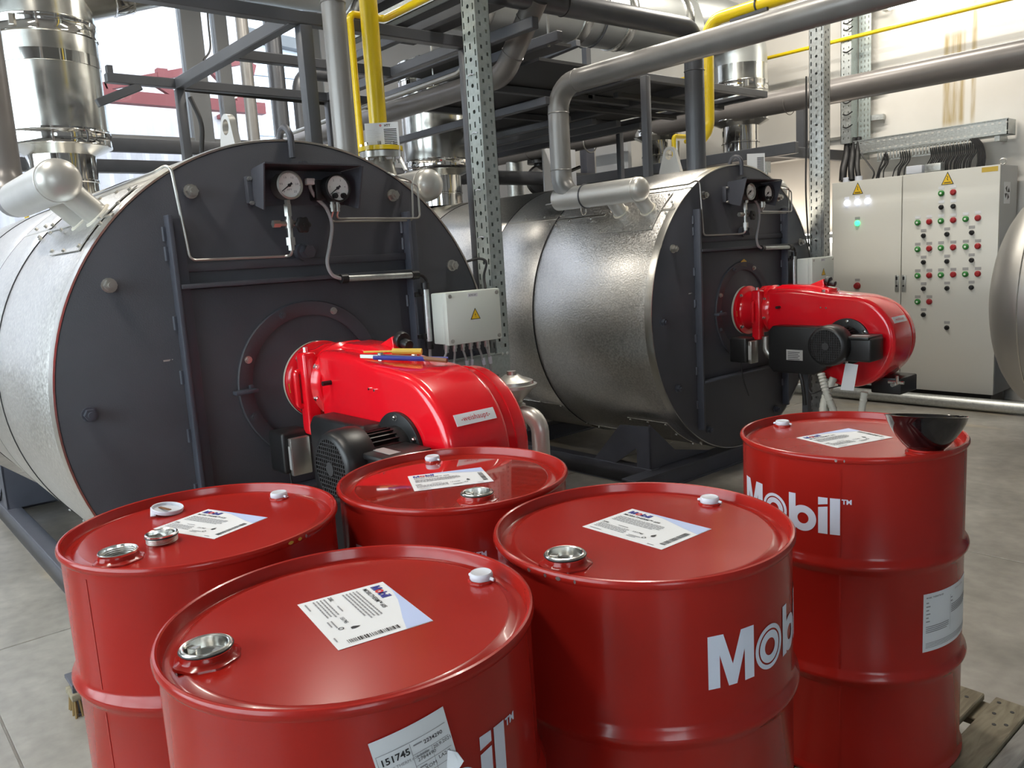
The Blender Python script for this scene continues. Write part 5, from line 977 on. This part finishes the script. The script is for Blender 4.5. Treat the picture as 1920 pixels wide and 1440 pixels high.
def drum(i):
    cx, cy = DC[i]; t = thing('steel_drum', DLAB[i], 'drum', (cx, cy, ZB), 'red oil drums on the pallets'); z0 = ZB
    hoop = lambda z: [(RD, z-.026), (RD+.004, z-.016), (RD+.011, z-.006), (RD+.0125, z), (RD+.011, z+.006), (RD+.004, z+.016), (RD, z+.026)]
    prof = [(.27, .012), (RD-.002, .0), (RD+.006, .003), (RD+.008, .012), (RD+.002, .022), (RD, .03)] + hoop(.293) + hoop(.595) + [(RD, .845), (RD-.001, .862)]
    obj('drum_shell', MB().lathe([(r, z+z0) for r, z in prof], (cx, cy, 0), (0, 0, 1), 128, cap0=True), 'drum', t)
    rim = [(RD-.001, .862), (RD+.004, .864), (RD+.0072, .869), (RD+.0072, .875), (RD+.0045, .8795), (RD+.001, .8805), (RD-.002, .879), (RD-.0035, .875), (RD-.004, .862), (RD-.007, .857), (RD-.016, .8555), (RD-.022, .8575), (RD-.03, .8632), (RD-.036, .8645)]
    obj('rim', MB().lathe([(r, z+z0) for r, z in rim], (cx, cy, 0), (0, 0, 1), 128), 'drum', t)
    (bx, by), (sx, sy) = BUNG[i]; zl = z0+.8645
    lid = MB().lathe([(RD-.035, .8645+z0), (.1, .8645+z0), (.001, .8645+z0)], (cx, cy, 0), (0, 0, 1), 96); obj('lid', lid, 'drum', t)
    def flange(x, y, r, h):
        mb = MB(); R = []
        for k, (q, z) in enumerate(((r*1.42, -.001), (r*1.38, .003), (r*1.26, .005))):
            R.append([(cx+x+q*math.cos(a)*(1+.03*math.cos(8*a)), cy+y+q*math.sin(a)*(1+.03*math.cos(8*a)), zl+z) for a in [2*PI*j/48 for j in range(48)]])
        R.append([(cx+x+r*1.15*math.cos(2*PI*j/48), cy+y+r*1.15*math.sin(2*PI*j/48), zl+h*.5) for j in range(48)])
        R.append([(cx+x+r*1.1*math.cos(2*PI*j/48), cy+y+r*1.1*math.sin(2*PI*j/48), zl+h) for j in range(48)])
        return obj('bung_seat', mb.rings(R, cap0=False, cap1=False), 'drum', t)
    c3 = (cx+bx, cy+by, zl)
    if i != 4:
        flange(bx, by, .034, .016)
        obj('bung_rim', MB().lathe([(.0372, .013), (.038, .0195), (.0365, .0215), (.034, .021), (.0322, .014), (.032, -.012), (.031, -.02)], c3, (0, 0, 1), 48), 'chrome', t)
    else: flange(bx, by, .034, .008)
    if i in (0, 2, 3):
        b = obj('bung_plug', MB().lathe([(.0345, .019), (.034, .0218), (.0325, .0222), (.031, .021), (.0295, .005), (.028, .0035), (0, .003)], c3, (0, 0, 1), 48), 'chrome', t)
        a = [.6, 0, .3, .5][i]; ca, sa = math.cos(a), math.sin(a)
        mb = MB(); q = lambda u, v, z: (c3[0]+u*ca-v*sa, c3[1]+u*sa+v*ca, c3[2]+z)
        for u0, u1 in ((-.029, -.013), (.013, .029)):
            mb.add([q(u, v, z) for z in (.003, .0165) for u, v in ((u0, -.006), (u1, -.006), (u1, .006), (u0, .006))], [(3,2,1,0),(4,5,6,7),(0,1,5,4),(1,2,6,5),(2,3,7,6),(3,0,4,7)])
        obj('plug_web', mb, 'chrome', b, bev=.001, seg=1); obj('gasket', MB().torus((c3[0], c3[1], c3[2]+.0185), (0, 0, 1), .0376, .0016, 48, 6), 'rubber', b)
    if i == 1:
        obj('hole_dark', MB().lathe([(0, .0012), (.0318, .0012)], c3, (0, 0, 1), 32), 'ink', t); mb = MB()  # black disc on the lid paints the shade inside the open hole
        for z in (-.002, -.006, -.01, -.013): mb.torus((c3[0], c3[1], c3[2]+z+.016), (0, 0, 1), .0322, .0011, 40, 6)
        obj('thread', mb, 'steel', t)
    flange(sx, sy, .017, .006)
    obj('bung_cap', MB().lathe([(.0195, .004), (.0205, .006), (.0205, .012), (.0195, .015), (.018, .0165), (.016, .0155), (0, .0158)], (cx+sx, cy+sy, zl), (0, 0, 1), 36).cyl((cx+sx+.02, cy+sy+.004, zl+.008), (cx+sx+.027, cy+sy+.006, zl+.007), .003, 8).cyl((cx+sx-.02, cy+sy-.004, zl+.008), (cx+sx-.026, cy+sy-.006, zl+.006), .003, 8), 'white', t)
    # top label
    A, Bc, Cc, Dc_ = [Vector((cx+x, cy+y, 0)) for x, y in LAB[i]]
    zp = z0+(.8648 if i != 2 else .8662)
    fn0 = lambda u, v, d=0.: (A*(1-u)*(1-v) + Bc*u*(1-v) + Cc*u*v + Dc_*(1-u)*v + Vector((0, 0, zp+d)))
    mb = MB(); n = 6; mb.add([tuple(fn0(a, b, d)) for d in (0, .0006) for a, b in ((0, 0), (1, 0), (1, 1), (0, 1))], [(3,2,1,0),(4,5,6,7),(0,1,5,4),(1,2,6,5),(2,3,7,6),(3,0,4,7)])
    lb = obj('lid_label', mb, 'paper', t, smooth=False)
    f = lambda u, v: tuple(fn0(u, v, .001)); ft = lambda x, y: tuple(fn0(x/.2, 1-y/.15, .0014)); W_, H_ = .2, .15
    sw = MB(); pts = [(.03, .005), (.25, .02), (.45, .07), (.62, .14), (.8, .22), (.995, .29)]
    for (a, b), (c, e) in zip(pts[:-1], pts[1:]): sw.poly([(a, .005), (c, .005), (c, e), (a, b)], f)
    obj('swoosh', sw, 'swoosh', lb, smooth=False)
    lg = MB(); wordmark(lg, lambda x, y: ft(x+.012, y+.122), .0165, True); obj('brand_print', lg, 'blueink', lb, smooth=False)
    lo = MB(); logo_o(lo, lambda x, y: ft(x+.012, y+.122), .0165); obj('brand_ring', lo, 'redink', lb, smooth=False)
    tx = MB(); put_text(tx, 'MOBILTHERM™ 605', .0105, ft, .012, .108, .0002); put_text(tx, '208L', .009, ft, .008, .048, .0002); put_text(tx, '151745', .009, ft, .095, .038, .0001)
    stuff(obj('title_print', tx, 'ink', lb, smooth=False))
    bl = MB()
    for k in range(5): 
        x = .012
        while x < .125-.012*(k == 4): L = random.uniform(.004, .012); bl.poly(rect(x, .096-.006*k, min(x+L, .13), .0985-.006*k), ft); x += L+.0015
    for k in range(4):
        x = .01
        while x < .085: L = random.uniform(.003, .009); bl.poly(rect(x, .04-.006*k, x+L, .0424-.006*k), ft); x += L+.0015
    for x0, y0, L in ((.1, .022, .03), (.1, .016, .022), (.05, .05, .025), (.012, .008, .03), (.16, .006, .015)): bl.poly(rect(x0, y0, x0+L, y0+.0022), ft)
    stuff(obj('small_print', bl, 'greyink', lb, smooth=False))
    bc = MB(); y = .02
    while y < .1: h = random.choice((.0008, .0012, .002, .0028)); bc.poly(rect(.178, y, .19, y+h), ft); y += h+random.choice((.001, .0014, .0022))
    bc.poly([(.14, .04), (.146, .04), (.1475, .045), (.143, .055), (.1385, .045)], ft); ringpoly(bc, .135, .027, .003, .0045, ft, 14)
    stuff(obj('bar_code', bc, 'ink', lb, smooth=False))
    # lettering on the shell, twice round
    for h in (0, 180):
        a0 = D(LOGO[i]+h); g = lambda x, y: (cx+(RD+.0012)*math.cos(a0+x/RD), cy+(RD+.0012)*math.sin(a0+x/RD), z0+.6775+y)
        mb = MB(); wordmark(mb, g, .095); put_text(mb, 'TM', .017, g, 3.38*.095, .082, .0006); obj('side_lettering', mb, 'logo', t, smooth=False)
    # side data sheet
    a1 = D(LOGO[i]+105); g = lambda x, y, d=.0008: (cx+(RD+d)*math.cos(a1+x/RD), cy+(RD+d)*math.sin(a1+x/RD), z0+.36+y)
    mb = MB(); n = 14; W2, H2 = .225, .156
    mb.rings([[g(W2*k/n, 0), g(W2*k/n, H2), g(W2*k/n, H2, .0002), g(W2*k/n, 0, .0002)] for k in range(n+1)]); sl = obj('side_label', mb, 'paper', t, ang=60)
    g2 = lambda x, y: g(x, y, .0014); mb = MB(); put_text(mb, 'MOBIL THERMTM 605', .0062, g2, .008, .143, .0002); put_text(mb, 'CLP EC # 1272/2008', .006, g2, .12, .143)
    for k, (x0, y0, L) in enumerate([(.008, .13, .008), (.008, .12, .013), (.008, .11, .009), (.008, .1, .013), (.008, .09, .008), (.008, .08, .012), (.1, .125, .008), (.1, .115, .01)]): mb.poly(rect(x0, y0, x0+L, y0+.003), g2)
    for k in range(4): strip(mb, .008, .066-.005*k, .092-.008*(k == 3), .0682-.005*k, g2, 5)
    for k in range(5): strip(mb, .103, .105-.005*k, .215-.01*(k == 4), .1072-.005*k, g2, 6)
    for k in range(4): strip(mb, .008, .01+.004*k, .217, .0114+.004*k, g2, 8)
    mb.poly(rect(.0985, .04, .0992, .135), g2); obj('label_print', mb, 'greyink', sl, smooth=False)
    # weld seam
    a2 = D({0: 100, 1: -70, 2: 5, 3: 120, 4: -67.5}[i]); obj('weld_seam', MB().box((-.0008, -.0025, 0), (.0009, .0025, .84)).xform(lambda p: Vector((cx+(RD+p.x)*math.cos(a2)-p.y*math.sin(a2), cy+(RD+p.x)*math.sin(a2)+p.y*math.cos(a2), z0+.01+p.z))), 'drum', t)
    return t
drums = [drum(i) for i in range(5)]
def chip(i, a, da, m):
    cx, cy = DC[i]; r = RD+.0077; n = 3; R = []
    for k in range(n+1):
        t = D(a+da*k/n); w = .0035 if 0 < k < n else .0012; R.append([(cx+r*math.cos(t), cy+r*math.sin(t), ZB+.8715+z) for z in (-w, w)])
    mb = MB()
    for p, q in zip(R[:-1], R[1:]): mb.add([p[0], q[0], q[1], p[1]], [(0, 1, 2, 3)])
    obj('rim_chip', mb, m, drums[i])
for a, da, m in ((13, 2.6, 'gold'), (18, 2, 'gold'), (22, 1.2, 'steel')): chip(1, a, da, m)
for a, da, m in ((-92, 1.6, 'steel'), (-84, 1.2, 'steel'), (-79, 2, 'steel'), (-72, .8, 'steel')): chip(3, a, da, m)
for a, da, m in ((-70, 1.2, 'steel'), (-66, .7, 'steel')): chip(4, a, da, m)
# torn sticker on the front drum
cx, cy = DC[0]; st = drums[0]
def sg_(x, y, d=.0022, a0=D(-26.3), tilt=.2):
    xx, yy = x*math.cos(tilt)-y*math.sin(tilt), x*math.sin(tilt)+y*math.cos(tilt); a = a0+xx/RD
    return (cx+(RD+d)*math.cos(a), cy+(RD+d)*math.sin(a), .968+yy)
mb = MB(); n = 12
top = lambda x: 0; 
R = []
for k in range(n+1):
    x = .104*k/n; lo = -.13 + (.05*max(0, (x-.075)/.03) if x > .075 else 0)
    R.append([sg_(x, lo), sg_(x, 0), sg_(x, 0, .0025), sg_(x, lo, .0025)])
sk_ = obj('torn_sticker', mb.rings(R), 'paper', st, ang=60)
g = lambda x, y: sg_(x, y, .003)
mb = MB(); put_text(mb, '151745', .0135, g, .006, -.038, .0003); put_text(mb, '2234290', .0078, g, .066, -.034, .0001); put_text(mb, '2784490', .0075, g, .052, -.054); put_text(mb, '20.9.2021', .007, g, .076, -.048); put_text(mb, 'XOM', .0075, g, .058, -.07); put_text(mb, '4 EA', .0075, g, .06, -.087); put_text(mb, 'LA24J', .0075, g, .079, -.066)
obj('sticker_print', mb, 'ink', sk_, smooth=False)
mb = MB(); put_text(mb, 'MOBILTHERM 605 208L', .0062, g, .006, -.048)
strip(mb, .003, -.0225, .1, -.0217, g, 8); strip(mb, .048, -.042, .1, -.0413, g, 5); strip(mb, .048, -.059, .1, -.0583, g, 5); strip(mb, .048, -.075, .09, -.0743, g, 5); mb.poly(rect(.0475, -.12, .0482, -.024), g); mb.poly(rect(.003, -.125, .0037, -.022), g); mb.poly(rect(.074, -.1, .0745, -.042), g)
for x0, y0, L in ((.052, -.03, .012), (.052, -.047, .018), (.052, -.064, .01), (.052, -.08, .012)): mb.poly(rect(x0, y0, x0+L, y0+.0018), g)
obj('sticker_rules', mb, 'greyink', sk_, smooth=False)
R = []
for k in range(5):
    q = k/4; R.append([sg_(.08+.024*q, -.1+.02*q-.0, .003+.014*math.sin(q*1.6)), sg_(.093+.011*q, -.062-.01*q, .003+.002*q)])
obj('peeled_corner', MB().rings([[*r, *[tuple(Vector(p)+Vector((.0003, .0003, 0))) for p in r[::-1]]] for r in R]), 'paper', sk_)
# loose parts on the lids
cx, cy = DC[1]; zl = ZB+.8646
pg = thing('drum_plug', 'removed threaded steel bung plug standing on the left drum lid', 'plug', (cx+.039, cy-.104, zl)); c3 = (cx+.039, cy-.104, zl)
obj('plug_body', MB().lathe([(.0, .002), (.026, .002), (.029, 0), (.031, .003), (.031, .015), (.033, .016), (.033, .021), (.03, .022), (.027, .02), (.0255, .006), (0, .005)], c3, (0, 0, 1), 48), 'chrome', pg)
mb = MB()
for z in (.004, .007, .01, .013): mb.torus((c3[0], c3[1], zl+z), (0, 0, 1), .031, .0009, 40, 6)
obj('thread', mb, 'steel', pg); obj('gasket', MB().torus((c3[0], c3[1], zl+.0165), (0, 0, 1), .032, .002, 48, 8), 'rubber', pg)
mb = MB()
for a in (.4, 2.5, 4.6): mb.box((-.006, .02, .006), (.006, .026, .02)); 
obj('plug_web', MB().box((c3[0]-.024, c3[1]-.004, zl+.005), (c3[0]+.024, c3[1]+.004, zl+.013)), 'chrome', pg)
sc = thing('seal_cap', 'torn white seal cap with oil in it, at the back of the left drum lid', 'cap', (cx-.173, cy-.025, zl)); c3 = (cx-.173, cy-.025, zl)
obj('cap_disc', MB().lathe([(0, .004), (.03, .004), (.0345, .006), (.0365, .013), (.0355, .016), (.033, .015), (.0315, .009), (0, .007)], c3, (.12, .1, 1), 40), 'white', sc)
obj('torn_tab', MB().beam((c3[0]-.03, c3[1]-.022, zl+.014), (c3[0]+.012, c3[1]-.036, zl+.004), .012, .003), 'white', sc, bev=.001); obj('tear_gap', MB().beam((c3[0]-.022, c3[1]-.01, zl+.0125), (c3[0]+.024, c3[1]+.0, zl+.013), .007, .002), 'brownhandle', sc)
cx, cy = DC[4]; bx, by = cx+.226, cy-.055
bw = thing('black_bowl', 'glossy black half-round bowl sitting over the bung of the right drum', 'bowl', (bx, by, zl+.006))
pr = [(.0, .0), (.036, .0), (.042, .004), (.056, .018), (.07, .036), (.081, .054), (.089, .07), (.0945, .086), (.097, .088), (.0945, .089), (.0915, .086), (.086, .07), (.078, .054), (.066, .036), (.05, .016), (0, .008)]
obj('bowl_shell', MB().lathe(pr, (bx, by, zl+.006), (-.06, .15, 1), 72), 'blackg', bw, ang=50)
obj('foot_ring', MB().torus((bx, by, zl+.01), (0, 0, 1), .038, .004, 40, 8), 'drum', bw)
# oil film on the wet lid
cx, cy = DC[2]; mb = MB(); R = [[], [], []]
for k in range(48):
    a = 2*PI*k/48; q = 1+.012*math.sin(3*a+1)+.01*math.sin(5*a)
    for j, (s_, z) in enumerate(((.245, .8646), (.24, .8650), (.001, .8651))): R[j].append((cx+s_*q*math.cos(a), cy+s_*q*math.sin(a), ZB+z))
M['oil'] = mat('thin_oil_film', (.33, .02, .012), .03, coat=1.)
o = obj('oil_film', mb.rings(R, cap0=False, cap1=True), 'oil'); tag(o, 'thin glossy oil film spread on the lid of the drum behind the front one', 'oil')
